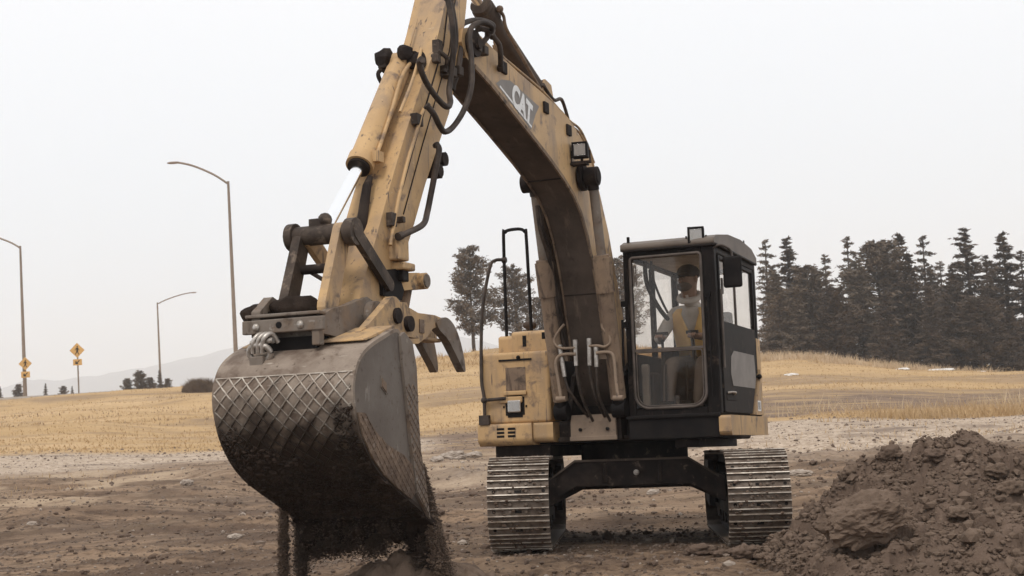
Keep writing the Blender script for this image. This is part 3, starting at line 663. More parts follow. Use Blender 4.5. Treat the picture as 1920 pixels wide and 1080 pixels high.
# work light on the boom
def work_light(c, parent, s=1., yaw=0, bm=None):
    R = Matrix.Rotation(yaw, 4, 'Z'); T = Matrix.Translation(c) @ R
    w = MB(); w.box((-.075*s, -.035*s, -.075*s), (.075*s, .05*s, .075*s)); w.box((-.05*s, .05*s, -.05*s), (.05*s, .075*s, .05*s))
    o = w.build('work_light', 'black', parent, .022*s, T, 4)
    w = MB(); w.box((-.056*s, -.042*s, -.056*s), (.056*s, -.034*s, .056*s)); w.build('reflector', 'reflector', o, .018*s, T, 3)
    w = MB(); w.box((-.054*s, -.050*s, -.054*s), (.054*s, -.046*s, .054*s)); w.build('lamp_lens', 'lens', o, .012*s, T)
    w = MB(); w.box((-.075*s, -.052*s, .056*s), (.075*s, -.034*s, .075*s)); w.box((-.075*s, -.052*s, -.075*s), (.075*s, -.034*s, -.056*s)); w.box((-.075*s, -.052*s, -.056*s), (-.056*s, -.034*s, .056*s)); w.box((.056*s, -.052*s, -.056*s), (.075*s, -.034*s, .056*s)); w.build('bezel', 'black', o, .004, T)
    w = MB(); w.tube([(-.09*s, 0, -.11*s), (-.09*s, 0, 0)], .008, 6); w.tube([(.09*s, 0, -.11*s), (.09*s, 0, 0)], .008, 6); w.box((-.1*s, -.02, -.125*s), (.1*s, .02, -.105*s)); w.build('lamp_bracket', 'dark', o, 0, T)
    return o
work_light(at(1088, 282, 0, .24), BOOM, .92, .15)
lb = MB(); p = at(1088, 282, 0, .24); lb.box((hw, p.y-.05, p.z-.13), (.30, p.y+.05, p.z-.115)); lb.tube(bez([p+Vector((0, .05, 0)), p+Vector((-.03, .12, -.12)), p+Vector((-.03, .2, -.3))], 5), .012, 8); lb.build('light_shelf', 'dark', BOOM)

# --- stick
SI = [(-3.62, 5.15), (-4.02, 4.35), (-4.07, 4.15), (-4.13, 3.94), (-4.27, 3.6), (-4.43, 3.27), (-4.64, 2.98), (-4.85, 2.69), (-5.07, 2.34), (-5.24, 2.10), (-5.42, 1.90), (-5.60, 1.62)]
SF = [(-5.76, 1.64), (-5.84, 1.78), (-5.80, 1.88), (-5.62, 2.17), (-5.47, 2.43), (-5.30, 2.72), (-5.10, 3.04), (-4.88, 3.36), (-4.70, 3.60), (-4.56, 3.84), (-4.40, 4.16), (-4.1, 4.75), (-3.85, 5.25)]
st = MB(); st.prism(SI+SF, -.13, .13)
STK = st.build('stick', 'paint', EX, .012, seg=3)
ws = MB()   # long weld / seam line and stiffener plates on the near side
pts = [(-4.33, 4.3), (-4.5, 3.75), (-4.78, 3.3), (-5.0, 2.95), (-5.3, 2.45)]
ws.tube([(.132, y, z) for y, z in pts], .007, 6); ws.tube([(.132, y+.10, z-.02) for y, z in pts], .005, 6)
ws.build('weld_seam', 'dark', STK)
rb = MB()
for u0, v0, u1, v1 in ((783, 35, 765, 95), (805, 35, 788, 80)):
    a, b = at(u0, v0, 0, -.05), at(u1, v1, 0, -.05)
    rb.tube([a, b], [.004, .012], 6)
rb.build('cylinder_lug', 'paint', STK)
# bucket cylinder on the stick's far face
xb = -.06
CA = at(752, 118, 0, xb); CB = at(676, 306, 0, xb); d = (CB-CA).normalized()
bc = MB(); bc.cyl(CA+d*.1, CB, .082, seg=32); bc.cyl(CB-d*.05, CB+d*.03, .092, seg=32); bc.cyl(CA-d*.02, CA+d*.16, .07, .082, 24); bc.tube([CA-Vector((.07, 0, 0)), CA+Vector((.07, 0, 0))], .075, 24)
BC = bc.build('bucket_cylinder', 'paint', EX, .006)
RE = at(636, 418, 0, xb)
LK = Vector((0, -5.93, 2.215))                                    # link pin centre
rod = MB(); rod.cyl(CB+d*.02, Vector((xb, LK.y, LK.z)), .040, seg=24); rod.build('cylinder_rod', 'chrome', BC)
gl = MB(); gl.cyl(CB+d*.03, CB+d*.05, .075, seg=28); gl.build('gland', 'dark', BC)
fl = MB(); P = [at(u, v, 0, .03) for u, v in ((790, 95), (780, 112), (768, 120), (752, 148), (735, 205), (716, 262), (706, 290))]; fl.tube(bez(P, 6), .014, 8)
p = at(704, 296, 0, .03); fl.box(p-Vector((.04, .04, .03)), p+Vector((.04, .04, .04))); fl.build('feed_line', 'paint', BC)
mt = MB()    # mounting lugs and dirty pin at the cylinder head
mt.tube([CA-Vector((.14, 0, 0)), CA+Vector((.17, 0, 0))], .055, 18); mt.box(CA+Vector((-.13, -.04, -.04)), CA+Vector((-.09, .16, .06))); mt.box(CA+Vector((.09, -.04, -.04)), CA+Vector((.13, .16, .06)))
q0 = at(722, 125, 0, -.16); mt.box(q0-Vector((.03, .05, .02)), q0+Vector((.03, .05, .03))); mt.tube(bez([q0, q0+Vector((-.03, -.05, -.06)), q0+Vector((0, -.02, -.14)), q0+Vector((.04, .02, -.12))], 5), .016, 8)
mt.ball(CA+Vector((-.10, -.05, .03)), .07, jit=.3, n=2); mt.ball(CA+Vector((.06, -.06, .05)), .06, jit=.3, n=2, seed=4)
mt.build('cylinder_mount', 'dark', STK, .006)
# grease-blackened steel line along the stick's front corner
gw = MB(); P = [at(u, v, 0, .0) for u, v in ((694, 332), (688, 350), (682, 390), (678, 430), (676, 470))]
gw.tube(P, [.02, .03, .034, .038, .03], 8); gw.build('line_guard', 'dark', STK)
gw = MB(); gw.tube([at(u, v, 0, -.12) for u, v in ((678, 330), (662, 385), (655, 425))], .012, 8); gw.build('steel_pipes', 'paint_worn', STK)
# side furniture on the stick
sf = MB()
for u, v, w_, h_ in ((821, 90, .035, .055), (818, 110, .03, .03), (782, 225, .05, .04), (734, 412, .035, .045), (752, 412, .02, .02)):
    p = at(u, v, 0, .15); s1_ = MB(); s1_.box(p-Vector((.03, w_, h_)), p+Vector((.025, w_, h_))); s1_.build('pipe_clamp', 'link', STK, .006)
a, b = at(820, 95, 0, .16), at(835, 133, 0, .16); sf.tube(bez([a, (a+b)/2+Vector((.03, .03, .02)), b], 5), .018, 8)
p = at(838, 135, 0, .16); sf.box(p-Vector((.04, .05, .04)), p+Vector((.03, .05, .04)))
sf.build('pipe_elbow', 'link', STK, .006)
px = MB()
P = [at(u, v, 0, .165) for u, v in ((797, 200), (790, 215), (782, 245), (765, 300), (748, 370), (738, 425), (732, 460))]; px.tube(bez(P, 5), .013, 8)
P = [at(u, v, 0, .165) for u, v in ((790, 92), (784, 115), (770, 160), (750, 210))]; px.tube(bez(P, 5), .011, 8)
px.build('steel_pipes', 'paint', STK)
ob = MB()
for u, v, r_0 in ((819, 300, .05), (810, 322, .045)): p = at(u, v, 0, .10); ob.tube([p-Vector((.05, 0, 0)), p+Vector((.07, 0, 0))], r_0, 12); 
ob.box(at(812, 310, 0, .1)-Vector((.05, .03, .08)), at(812, 310, 0, .1)+Vector((.03, .09, .06)))
ob.build('hose_coupling', 'dark', STK, .004)
# thumb bracket at the stick's lower inner side
tb = MB()
b0 = at(735, 470, 0, .12); tb.box(b0-Vector((.08, .06, .07)), b0+Vector((.09, .07, .07)))
b1 = at(742, 500, 0, .12); tb.box(b1-Vector((.06, .07, .03)), b1+Vector((.10, .09, .02)))
tb.build('valve_block', 'paint_worn', STK, .012)
tb = MB(); tb.box(b1+Vector((-.02, -.04, -.10)), b1+Vector((.07, .05, -.02))); tb.box(b0+Vector((-.085, -.07, -.10)), b0+Vector((-.02, .0, .05)))
tb.build('valve_bracket', 'black', STK, .008)

# hoses looping from boom to stick
def z3(l, x=.2): return [at(600+u*.352, v*.352, 0, x) for u, v in l]
hs = [
 ([(675, -30), (684, 120), (700, 260), (712, 400), (706, 480), (690, 545), (655, 572), (622, 530), (580, 430), (545, 335), (535, 318)], .22),
 ([(690, -30), (700, 150), (706, 270), (690, 350), (680, 388)], .19),
 ([(566, 560), (585, 610), (625, 670), (680, 700), (730, 670), (765, 580), (785, 460), (800, 320), (812, 200), (826, 140), (860, 120), (895, 145), (905, 170)], .26),
 ([(700, 480), (715, 380), (738, 260), (752, 170), (790, 118), (850, 108), (900, 135), (912, 165)], .12),
 ([(840, 150), (868, 165), (880, 200), (868, 235)], .22),
 ([(915, 190), (935, 240), (952, 310), (975, 372)], .20),
 ([(618, 770), (614, 800), (606, 900), (604, 1040), (590, 1130), (545, 1195), (450, 1240), (408, 1262)], .2),
]
for l, x in hs:
    P = z3(l, x); P = [p+Vector((.03*math.sin(i*1.3), 0, 0)) for i, p in enumerate(P)]
    h = MB(); h.tube(bez(P, 6), .021, 10); h.tube([P[-1]+(P[-2]-P[-1])*.35, P[-1]], .027, 10); h.tube([P[0]+(P[1]-P[0])*.2, P[0]], .027, 10)
    h.build('hydraulic_hose', 'rubber', EX)
mf = MB(); 
for u, v in ((700, 385), (735, 380), (905, 175), (835, 250), (870, 270)):
    p = z3([(u, v)], .19)[0]; mf = MB(); mf.box(p-Vector((.03, .04, .035)), p+Vector((.03, .04, .035))); mf.build('hose_manifold', 'link', BOOM, .008)

# --- bucket linkage
ln = MB(); ln.tube([(-.25, LK.y, LK.z), (.16, LK.y, LK.z)], .062, 24); ln.tube([(-.29, LK.y, LK.z), (-.24, LK.y, LK.z)], .085, 18); ln.tube([(.12, LK.y, LK.z), (.18, LK.y, LK.z)], .085, 18); ln.box((-.14, LK.y-.03, LK.z+.04), (-.02, LK.y+.05, LK.z+.10))
ln.ball((-.04, LK.y, LK.z+.09), .045)
LN = ln.build('link_pin', 'link', EX, .005)
CPL = Vector((0, -6.12, 1.80))
def arm(x0, x1, a, b, w0, w1, mats, name, parent):
    a = Vector(a); b = Vector(b); d = (b-a).normalized(); nn = Vector((-d.y, d.x))
    n_ = 8; pr = []
    for k in range(n_+1): t = PI/2+PI*k/n_; pr.append(a+(d*math.cos(t)+nn*math.sin(t))*w0)
    for k in range(n_+1): t = -PI/2+PI*k/n_; pr.append(b+(d*math.cos(t)+nn*math.sin(t))*w1)
    m = MB(); m.prism([tuple(p) for p in pr], x0, x1); return m.build(name, mats, parent, .008)
arm(-.235, -.175, (LK.y, LK.z), (CPL.y, CPL.z-.06), .055, .065, 'link', 'bucket_link', EX)
arm(.045, .10, (LK.y, LK.z), (CPL.y, CPL.z-.06), .065, .075, 'paint_worn', 'bucket_link', EX)
arm(.145, .185, (LK.y, LK.z), (-5.50, 1.93), .045, .04, 'link', 'idler_link', EX)
arm(-.185, -.145, (LK.y, LK.z), (-5.50, 1.93), .06, .05, 'paint_worn', 'idler_link', EX)
xb_ = MB(); xb_.tube([(-.18, -5.98, 2.0), (.07, -5.98, 2.0)], .03, 10); xb_.tube([(-.16, -5.94, 2.0), (.04, -6.05, 1.9)], .014, 8); xb_.build('cross_tube', 'dark', EX)
# coupler
co = MB()
co.prism([(-5.62, 1.66), (-5.66, 1.80), (-5.78, 1.83), (-6.02, 1.76), (-6.22, 1.72), (-6.36, 1.66), (-6.36, 1.57), (-5.9, 1.55), (-5.7, 1.58)], .10, .16)
co.prism([(-5.62, 1.66), (-5.66, 1.80), (-5.78, 1.83), (-6.02, 1.76), (-6.22, 1.82), (-6.36, 1.72), (-6.36, 1.57), (-5.9, 1.55), (-5.7, 1.58)], -.30, -.24)
co.box((-.24, -6.30, 1.56), (.10, -5.9, 1.70)); co.cyl((.09, -5.74, 1.71), (.21, -5.74, 1.71), .095, seg=26)
CO_ = co.build('coupler', 'grey', EX, .008)
cc = MB(); cc.ball((-.12, -6.16, 1.74), .16, sc=(1.1, .8, .5), jit=.2, n=3); cc.ball((-.33, -6.22, 1.70), .12, sc=(.9, 1, .7), jit=.2, seed=3, n=3); cc.build('mud_cake', 'soil_dark', CO_)
pc = MB(); pc.cyl((.205, -5.74, 1.71), (.225, -5.74, 1.71), .06, seg=22); pc.build('coupler_pin', 'dark', CO_, .004)
bp_ = MB(); bp_.box((-.34, -6.40, 1.585), (.20, -6.365, 1.665)); bp_.box((-.33, -6.385, 1.68), (.17, -6.30, 1.70)); bp_.box((.12, -6.39, 1.50), (.17, -6.33, 1.59))
BP = bp_.build('bolt_plate', 'grey', CO_, .006)
bt = MB()
for x in (-.24, .055): bt.ball((x, -6.405, 1.622), .024, sc=(1, .7, 1))
bt.build('bolt', 'silver', BP)
ho = MB(); ho.cyl((-.09, -6.402, 1.628), (-.09, -6.398, 1.628), .02, seg=14); ho.build('bolt_hole', 'black', BP)

# --- bucket
BO = [(-5.90, 1.50), (-5.97, 1.60), (-6.17, 1.545), (-6.35, 1.475), (-6.46, 1.40), (-6.515, 1.31), (-6.535, 1.22), (-6.52, 1.12), (-6.465, .98), (-6.36, .85), (-6.22, .745), (-6.04, .66), (-5.86, .585), (-5.70, .515), (-5.60, .465)]
BW = .46
def resample(P, n):
    P = [Vector(p) for p in P]; s = [0]
    for a, b in zip(P, P[1:]): s.append(s[-1]+(b-a).length)
    out = []
    for k in range(n):
        t = s[-1]*k/(n-1); i = max(j for j in range(len(s)-1) if s[j] <= t+1e-9); f = (t-s[i])/(s[i+1]-s[i]); out.append(P[i].lerp(P[i+1], f))
    return out, s[-1]
BC2 = [Vector((p.x, p.y)) for p in bez([(y, z, 0) for y, z in BO], 5)]
def offs(P, o):
    out = []
    for i, p in enumerate(P):
        d = (P[min(i+1, len(P)-1)]-P[max(i-1, 0)]).normalized(); nn = Vector((d.y, -d.x)); out.append(p+nn*o)
    return out
inn = offs(BC2, .022)
if inn[40].x < BC2[40].x: inn = offs(BC2, -.022)
sgn = 1
bu = MB(); nb = len(BC2); vs = []
for x in (-BW, BW): vs += [(x, p.x, p.y) for p in BC2] + [(x, p.x, p.y) for p in inn]
def q4(a, b, c, d_, mi=0, sm=True): bu.f.append([a, b, c, d_]); bu.mi.append(mi); bu.sm.append(sm)
bu.v = vs
for i in range(nb-1):
    q4(i, i+1, i+1+2*nb, i+2*nb); q4(nb+i, nb+i+1, nb+i+1+2*nb, nb+i+2*nb)
    q4(i, i+1, nb+i+1, nb+i, sm=False); q4(2*nb+i, 2*nb+i+1, 3*nb+i+1, 3*nb+i, sm=False)
q4(0, nb, 3*nb, 2*nb, sm=False); q4(nb-1, 2*nb-1, 4*nb-1, 3*nb-1, sm=False)
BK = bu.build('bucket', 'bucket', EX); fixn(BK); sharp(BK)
# side plates
cut = [(-5.60, .465), (-5.70, .76), (-5.75, .90), (-5.77, 1.1), (-5.78, 1.38), (-5.83, 1.53), (-5.93, 1.60)]
inner_out = [(p.x, p.y) for p in inn]
sidepoly = inner_out + cut[1:-1]
for sx in (-1, 1):
    m = MB(); x0, x1 = (BW-.02, BW-.002) if sx > 0 else (-BW+.002, -BW+.02)
    m.prism(sidepoly, x0, x1); s_ = m.build('side_plate', 'bucket_side', BK)
    # raised cutter plate along the opening edge
    cp_ = [(-5.92, 1.585), (-5.965, 1.56), (-5.95, 1.40), (-5.90, 1.15), (-5.865, .93), (-5.83, .78), (-5.79, .62), (-5.63, .47), (-5.685, .72), (-5.735, .88), (-5.755, 1.1), (-5.765, 1.38), (-5.815, 1.53)]
    m = MB(); m.prism(cp_, *((BW-.001, BW+.018) if sx > 0 else (-BW-.018, -BW+.001))); m.build('side_cutter', 'grey', BK, .004)
    wp = [(-6.50, 1.10), (-6.44, .97), (-6.34, .85), (-6.20, .75), (-6.03, .668), (-5.86, .60), (-5.80, .64), (-5.84, .80), (-5.95, .86), (-6.15, .92), (-6.30, 1.0), (-6.42, 1.10)]
    m = MB(); m.prism(wp, *((BW-.001, BW+.010) if sx > 0 else (-BW-.010, -BW+.001))); m.build('wear_plate', 'rust', BK, .003)
def inpoly(p, P):
    c = False; j = len(P)-1
    for i in range(len(P)):
        if (P[i][1] > p[1]) != (P[j][1] > p[1]) and p[0] < (P[j][0]-P[i][0])*(p[1]-P[i][1])/(P[j][1]-P[i][1])+P[i][0]: c = not c
        j = i
    return c
# hardfacing: crosshatched weld beads on the shell, the wear plate and the cutter
P_, tot = resample([tuple(p) for p in BC2], 400)
def shell(s):
    i = min(max(s/tot*399, 0), 398.99); k = int(i); p = P_[k].lerp(P_[k+1], i-k); d = (P_[k+1]-P_[k]).normalized(); nn = Vector((d.y, -d.x))
    if nn.dot(p-Vector((-6.0, 1.1))) < 0: nn = -nn
    return p+nn*.003
s0 = min(i for i in range(400) if P_[i].y < 1.33 and P_[i].x < -6.4)/399*tot
s1 = s0+.78
s1 = s0+.56; hf = MB(); pitch = .088; xs0 = -BW+.012; xs1 = BW-.012
for dirn in (1, -1):
    k = -12
    while k*pitch < 2.2:
        pts = []
        for j in range(0, 64):
            s = s0+(s1-s0)*j/63; x = xs0 + k*pitch + dirn*(s-s0)*.92 if dirn > 0 else xs0+k*pitch-(s-s0)*.92
            if xs0 <= x <= xs1: pp_ = shell(s); pts.append(Vector((x, pp_.x, pp_.y)) + Vector((random.uniform(-1, 1), 0, 0))*.0015)
        if len(pts) > 2: hf.tube(pts, .0058, 5)
        k += 1
pts = [Vector((x, shell(s0).x, shell(s0).y)) for x in np.linspace(xs0, xs1, 30)]; hf.tube(pts, .005, 5)
hf.build('weld_beads', 'bead', BK)
hf2 = MB()
for poly, xo in ((wp, .011), (cp_, .019)):
    for dirn in (1, -1):
        for k in range(-40, 40):
            run = []
            for j in range(-60, 61):
                t = j*.012; p = (-6.1+k*.055+t*.7, 1.0+dirn*t*.7)
                if inpoly(p, poly) and (poly is wp or p[1] < 1.28): run.append(Vector((BW+xo, p[0], p[1])))
                else:
                    if len(run) > 2: hf2.tube(run, .0035, 4)
                    run = []
            if len(run) > 2: hf2.tube(run, .0035, 4)
hf2.build('side_weld_beads', 'rust', BK)
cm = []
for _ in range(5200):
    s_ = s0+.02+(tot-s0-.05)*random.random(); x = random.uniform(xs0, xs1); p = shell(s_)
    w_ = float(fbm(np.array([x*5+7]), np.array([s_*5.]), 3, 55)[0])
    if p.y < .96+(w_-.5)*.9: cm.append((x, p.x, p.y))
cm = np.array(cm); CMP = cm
dg = MB(); c = (-6.17, 1.26)
for r0, x0, mi in ((.062, BW-.003, 0), (.045, BW+.003, 1)):
    dg.prism([(c[0]-r0*.55, c[1]+r0*.9), (c[0]+r0*.55, c[1]+r0*.25), (c[0]+r0*.55, c[1]-r0*.9), (c[0]-r0*.55, c[1]-r0*.15)], x0, x0+.006, mi)
dg.build('diamond_badge', ['grey', 'rust'], BK, .002)
# top plate, ears, shackle
tp = MB(); tp.prism([(-5.93, 1.605), (-6.30, 1.515), (-6.30, 1.525), (-5.93, 1.63)], -.40, .42); tp.build('top_plate', 'paint_worn', BK, .004)
tp = MB(); tp.prism([(-5.93, 1.58), (-6.33, 1.48), (-6.33, 1.56), (-5.93, 1.60)], -.27, .12); tp.build('hook_pocket', 'black', BK)
for x0 in (.215, -.36):
    e = MB(); pr = [(-5.30+.02, 1.60), (-5.42, 1.60), (-5.9, 1.57), (-6.22, 1.50), (-6.26, 1.52), (-6.0, 1.62), (-5.82, 1.73)]
    for k in range(9): t = PI*.75-PI*.85*k/8; pr.append((-5.62+.11*math.cos(t), 1.73+.11*math.sin(t)))
    e.prism(pr, x0, x0+.05); e.build('bucket_ear', 'paint_worn', BK, .008)
ec = MB(); ec.cyl((.262, -5.60, 1.72), (.285, -5.60, 1.72), .05, seg=20); ec.cyl((.262, -5.45, 1.68), (.295, -5.45, 1.68), .05, seg=20); ec.build('pin_boss', 'dark', BK, .005)
sx_ = Vector((-.20, -6.40, 1.50))
sh_ = MB()
for ox, r0, rr in ((0, .062, .018), ):
    ring = [sx_+Vector((math.cos(t)*r0*1.15, -.03-.02*math.sin(t), math.sin(t)*r0*.75-.03)) for t in np.linspace(0, 2*PI, 22)]
    sh_.tube(ring, rr, 8, cap=False)
for k, ox in enumerate((-.02, .012, .042)): sh_.tube(bez([sx_+Vector((ox-.02, -.04, -.03)), sx_+Vector((ox, -.06, .045)), sx_+Vector((ox+.03, -.02, .08)), sx_+Vector((ox+.05, .02, .03))], 5), .014, 8)
sh_.tube([sx_+Vector((-.06, -.03, .03)), sx_+Vector((.09, -.03, .04))], .016, 8)
sh_.build('shackle', 'silver', BK)
lg = MB(); lg.box(sx_+Vector((-.055, -.06, -.125)), sx_+Vector((.035, .03, -.05))); lg.box(sx_+Vector((-.05, -.065, -.135)), sx_+Vector((.03, -.03, -.123))); lg.build('lifting_lug', 'grey', BK, .008)
# lip and teeth
lipm = MB(); lipm.prism([(-5.66, .475), (-5.62, .505), (-5.48, .43), (-5.50, .405)], -BW-.005, BW+.005); lipm.build('cutting_lip', 'soil_dark', BK, .006)
for k in range(5):
    x = -BW+.06+k*(2*BW-.12)/4; t = MB()
    vs = [(x-.035, -5.56, .42), (x+.035, -5.56, .42), (x+.035, -5.56, .50), (x-.035, -5.56, .50), (x-.02, -5.36, .335), (x+.02, -5.36, .335), (x+.02, -5.355, .355), (x-.02, -5.355, .355)]
    t.add(vs, [(0, 3, 2, 1), (4, 5, 6, 7), (0, 1, 5, 4), (1, 2, 6, 5), (2, 3, 7, 6), (3, 0, 4, 7)]); fo = t.build('tooth', 'soil_dark', BK, .006); fixn(fo)

# --- thumb (two-tined claw)
tm = MB()
body = [(-5.518, 1.729), (-5.481, 1.807), (-5.414, 1.828), (-5.263, 1.841), (-5.231, 1.81), (-5.093, 1.785), (-4.839, 1.79), (-4.708, 1.776), (-4.76, 1.728), (-4.88, 1.695), (-4.958, 1.638), (-5.104, 1.582), (-5.226, 1.575), (-5.307, 1.628), (-5.373, 1.655), (-5.49, 1.641)]
tm.prism(body, .13, .17); tm.prism(body, -.02, .02); tm.box((.02, -5.15, 1.62), (.13, -4.65, 1.645)); tm.prism([(-4.95, 1.64), (-4.95, 1.775), (-4.5, 1.70), (-4.5, 1.64)], -.13, .02)
TM = tm.build('thumb', 'paint_worn', EX, .014, seg=3)
def tine(x0, x1, o):
    m = MB(); n_ = 0; P3 = [Vector((y, z, 0)) for y, z in o]; c3 = bez(P3+[P3[0]], 4)[:-1]; m.prism([(p.x, p.y) for p in c3], x0, x1, smooth=True); t_ = m.build('tine', 'grey', TM, .008, seg=3); sharp(t_, 50)
tine(.125, .185, [(-4.842, 1.741), (-4.708, 1.785), (-4.595, 1.758), (-4.502, 1.684), (-4.43, 1.564), (-4.395, 1.450), (-4.415, 1.428), (-4.480, 1.48), (-4.569, 1.557), (-4.679, 1.64), (-4.808, 1.696)])
tine(-.13, -.075, [(-4.56, 1.64), (-4.50, 1.72), (-4.38, 1.70), (-4.322, 1.603), (-4.290, 1.480), (-4.312, 1.440), (-4.365, 1.485), (-4.442, 1.546)])
bs = MB(); bs.box((.171, -5.09, 1.655), (.178, -5.02, 1.745)); bs.build('badge', 'rust', TM, .004)
hb_ = MB(); hb_.cyl((-.05, -5.42, 1.69), (.185, -5.42, 1.69), .065, seg=24); hb_.build('thumb_pivot', 'link', TM, .008)
tl = MB(); tl.tube([(.075, -5.04, 2.0), (.06, -5.08, 1.84)], .035, 12); tl.build('thumb_link', 'paint_dust', TM)
br = MB()
br.prism([(-5.52, 1.84), (-5.52, 1.97), (-5.30, 2.03), (-5.02, 2.06), (-4.96, 2.0), (-5.02, 1.955), (-5.25, 1.92)], -.02, .02); br.prism([(-5.52, 1.84), (-5.52, 1.97), (-5.30, 2.03), (-5.02, 2.06), (-4.96, 2.0), (-5.02, 1.955), (-5.25, 1.92)], .12, .15)
br.tube([(-.03, -5.0, 2.005), (.19, -5.0, 2.005)], .055, 20)
BR = br.build('thumb_bracket', 'paint_worn', STK, .008)
bx = MB(); bx.prism([(-5.56, 1.86), (-5.56, 2.02), (-5.36, 2.05), (-5.26, 1.92), (-5.30, 1.85)], -.01, .155); bx.build('bracket_box', 'black', STK, .008)
bn = MB(); bn.tube([(.185, -5.0, 2.005), (.20, -5.0, 2.005)], .045, 18); bn.build('bracket_pin', 'grey', BR)

# --- cab
X0, X1, Y0, Y1, Z0, Z1 = .345, 1.19, -1.20, .42, 1.14, 2.64
cb = MB()
def bx_(a, b): cb.box(a, b)
bx_((X0, Y0, Z0), (X0+.07, Y0+.08, Z1)); bx_((X1-.12, Y0, Z0), (X1, Y0+.09, Z1))
bx_((X0, Y1-.07, Z0), (X0+.06, Y1, Z1)); bx_((X1-.06, Y1-.07, Z0), (X1, Y1, Z1))
bx_((X0+.07, Y0+.002, Z1-.07), (X1-.12, Y0+.08, Z1)); bx_((X0+.07, Y0+.002, Z0), (X1-.12, Y0+.08, 1.215))
bx_((X0+.06, Y1-.068, Z1-.08), (X1-.06, Y1, Z1)); bx_((X0+.06, Y1-.068, Z0), (X1-.06, Y1, 1.95))
bx_((X0, Y0+.08, Z1-.07), (X0+.05, Y1-.07, Z1)); bx_((X0, Y0+.08, Z0), (X0+.05, Y1-.07, 1.72)); bx_((X0, -.42, 1.72), (X0+.05, -.36, Z1-.07))
bx_((X1-.05, Y0+.09, Z1-.07), (X1, Y1-.07, Z1))
bx_((X0+.05, Y0+.08, Z0), (X1-.05, Y1-.07, Z0+.04))
CAB = cb.build('cab', 'cab', EX, .012, seg=3)
sill = MB(); sill.box((.33, -1.19, .94), (1.16, -.9, 1.135)); sill.box((.32, -1.215, 1.12), (1.18, -1.19, 1.155)); sill.build('cab_sill', 'black', CAB, .01)
rf = MB()
rf.prism([(Y0-.03, Z1), (Y0-.03, Z1+.055), (Y0+.08, Z1+.095), (-.7, Z1+.15), (-.2, Z1+.165), (.25, Z1+.13), (Y1+.03, Z1+.06), (Y1+.03, Z1)], X0-.01, X1+.015)
RF = rf.build('roof', 'roof', CAB, .05, seg=4)
fx = MB(); fx.box((X0+.03, -1.15, Z1+.085), (X0+.05, -1.12, Z1+.14)); fx.box((X1-.03, .1, Z1+.15), (X1-.02, .12, Z1+.2)); fx.build('roof_hook', 'black', RF)
cs = MB(); cs.tube([(X0+.02, Y0-.02, Z1-.005), (X1, Y0-.02, Z1-.005)], .014, 8); cs.tube(bez([(X1, Y0-.02, Z1-.005), (X1+.02, Y0+.03, Z1+.0), (X1+.02, Y0+.4, Z1+.0), (X1+.02, Y1-.05, Z1-.01)], 4), .014, 8); cs.build('rain_gutter', 'cab', RF)
# front glass with rounded trim
gx0, gx1 = X0+.075, X1-.125; gzt, gzm, gzb = Z1-.075, 1.735, 1.235
def rrect(x0, x1, z0, z1, rb, rt, n=6):
    P = []
    for cx_, cz_, r0, t0 in ((x1-rb, z0+rb, rb, -PI/2), (x1-rt, z1-rt, rt, 0), (x0+rt, z1-rt, rt, PI/2), (x0+rb, z0+rb, rb, PI)):
        for k in range(n+1): t = t0+PI/2*k/n; P.append((cx_+r0*math.cos(t), cz_+r0*math.sin(t)))
    return P
wf = MB(); R = rrect(gx0-.005, gx1+.005, gzb-.02, gzt+.01, .13, .03); R.append(R[0]); wf.tube([(x, Y0-.012, z) for x, z in R], .014, 8, cap=False)
R = rrect(gx0+.02, gx1-.02, gzb+.0, gzm-.02, .11, .02); R.append(R[0]); wf.tube([(x, Y0-.008, z) for x, z in R], .007, 6, cap=False)
wf.box((gx0-.01, Y0-.015, gzm-.012), (gx1+.01, Y0+.01, gzm+.012))
WF = wf.build('windscreen_frame', 'trim', CAB)
g_ = MB(); g_.box((gx0, Y0+.004, gzm+.012), (gx1, Y0+.009, gzt)); g_.build('upper_windscreen', 'glass', CAB)
g_ = MB(); g_.box((gx0, Y0+.004, gzb-.01), (gx1, Y0+.009, gzm-.012)); g_.build('lower_windscreen', 'glass_dirty', CAB)
g_ = MB(); g_.box((X0+.06, Y1-.035, 1.95), (X1-.06, Y1-.03, Z1-.08)); g_.build('rear_window', 'glass', CAB)
g_ = MB(); g_.box((X0+.02, Y0+.08, 1.72), (X0+.025, -.42, Z1-.07)); g_.box((X0+.02, -.36, 1.72), (X0+.025, Y1-.07, Z1-.07)); g_.build('side_window', 'glass', CAB)
wh = MB(); wh.box((gx0+.015, Y0-.004, 2.32), (gx0+.03, Y0+.0035, 2.50)); wh.box((gx0+.04, Y0-.004, 2.32), (gx0+.05, Y0+.0035, 2.50)); wh.build('window_latch', 'trim', CAB)
wp_ = MB(); wp_.tube([(gx1+.06, Y0-.03, 2.20), (gx1+.065, Y0-.03, 1.30)], .008, 6); wp_.box((gx1+.04, Y0-.04, 1.70), (gx1+.07, Y0, 1.75)); wp_.box((gx1+.03, Y0-.03, 2.18), (gx1+.08, Y0, 2.22)); wp_.build('wiper', 'black', CAB)
hn = MB()
for z in (2.14, 1.95): hn.box((X0-.03, Y0-.02, z), (X0+.03, Y0+.03, z+.05))
hn.tube([(X0-.02, Y0-.04, 1.52), (X0-.02, Y0-.02, 2.02)], .012, 8); hn.build('grab_handle', 'black', CAB)
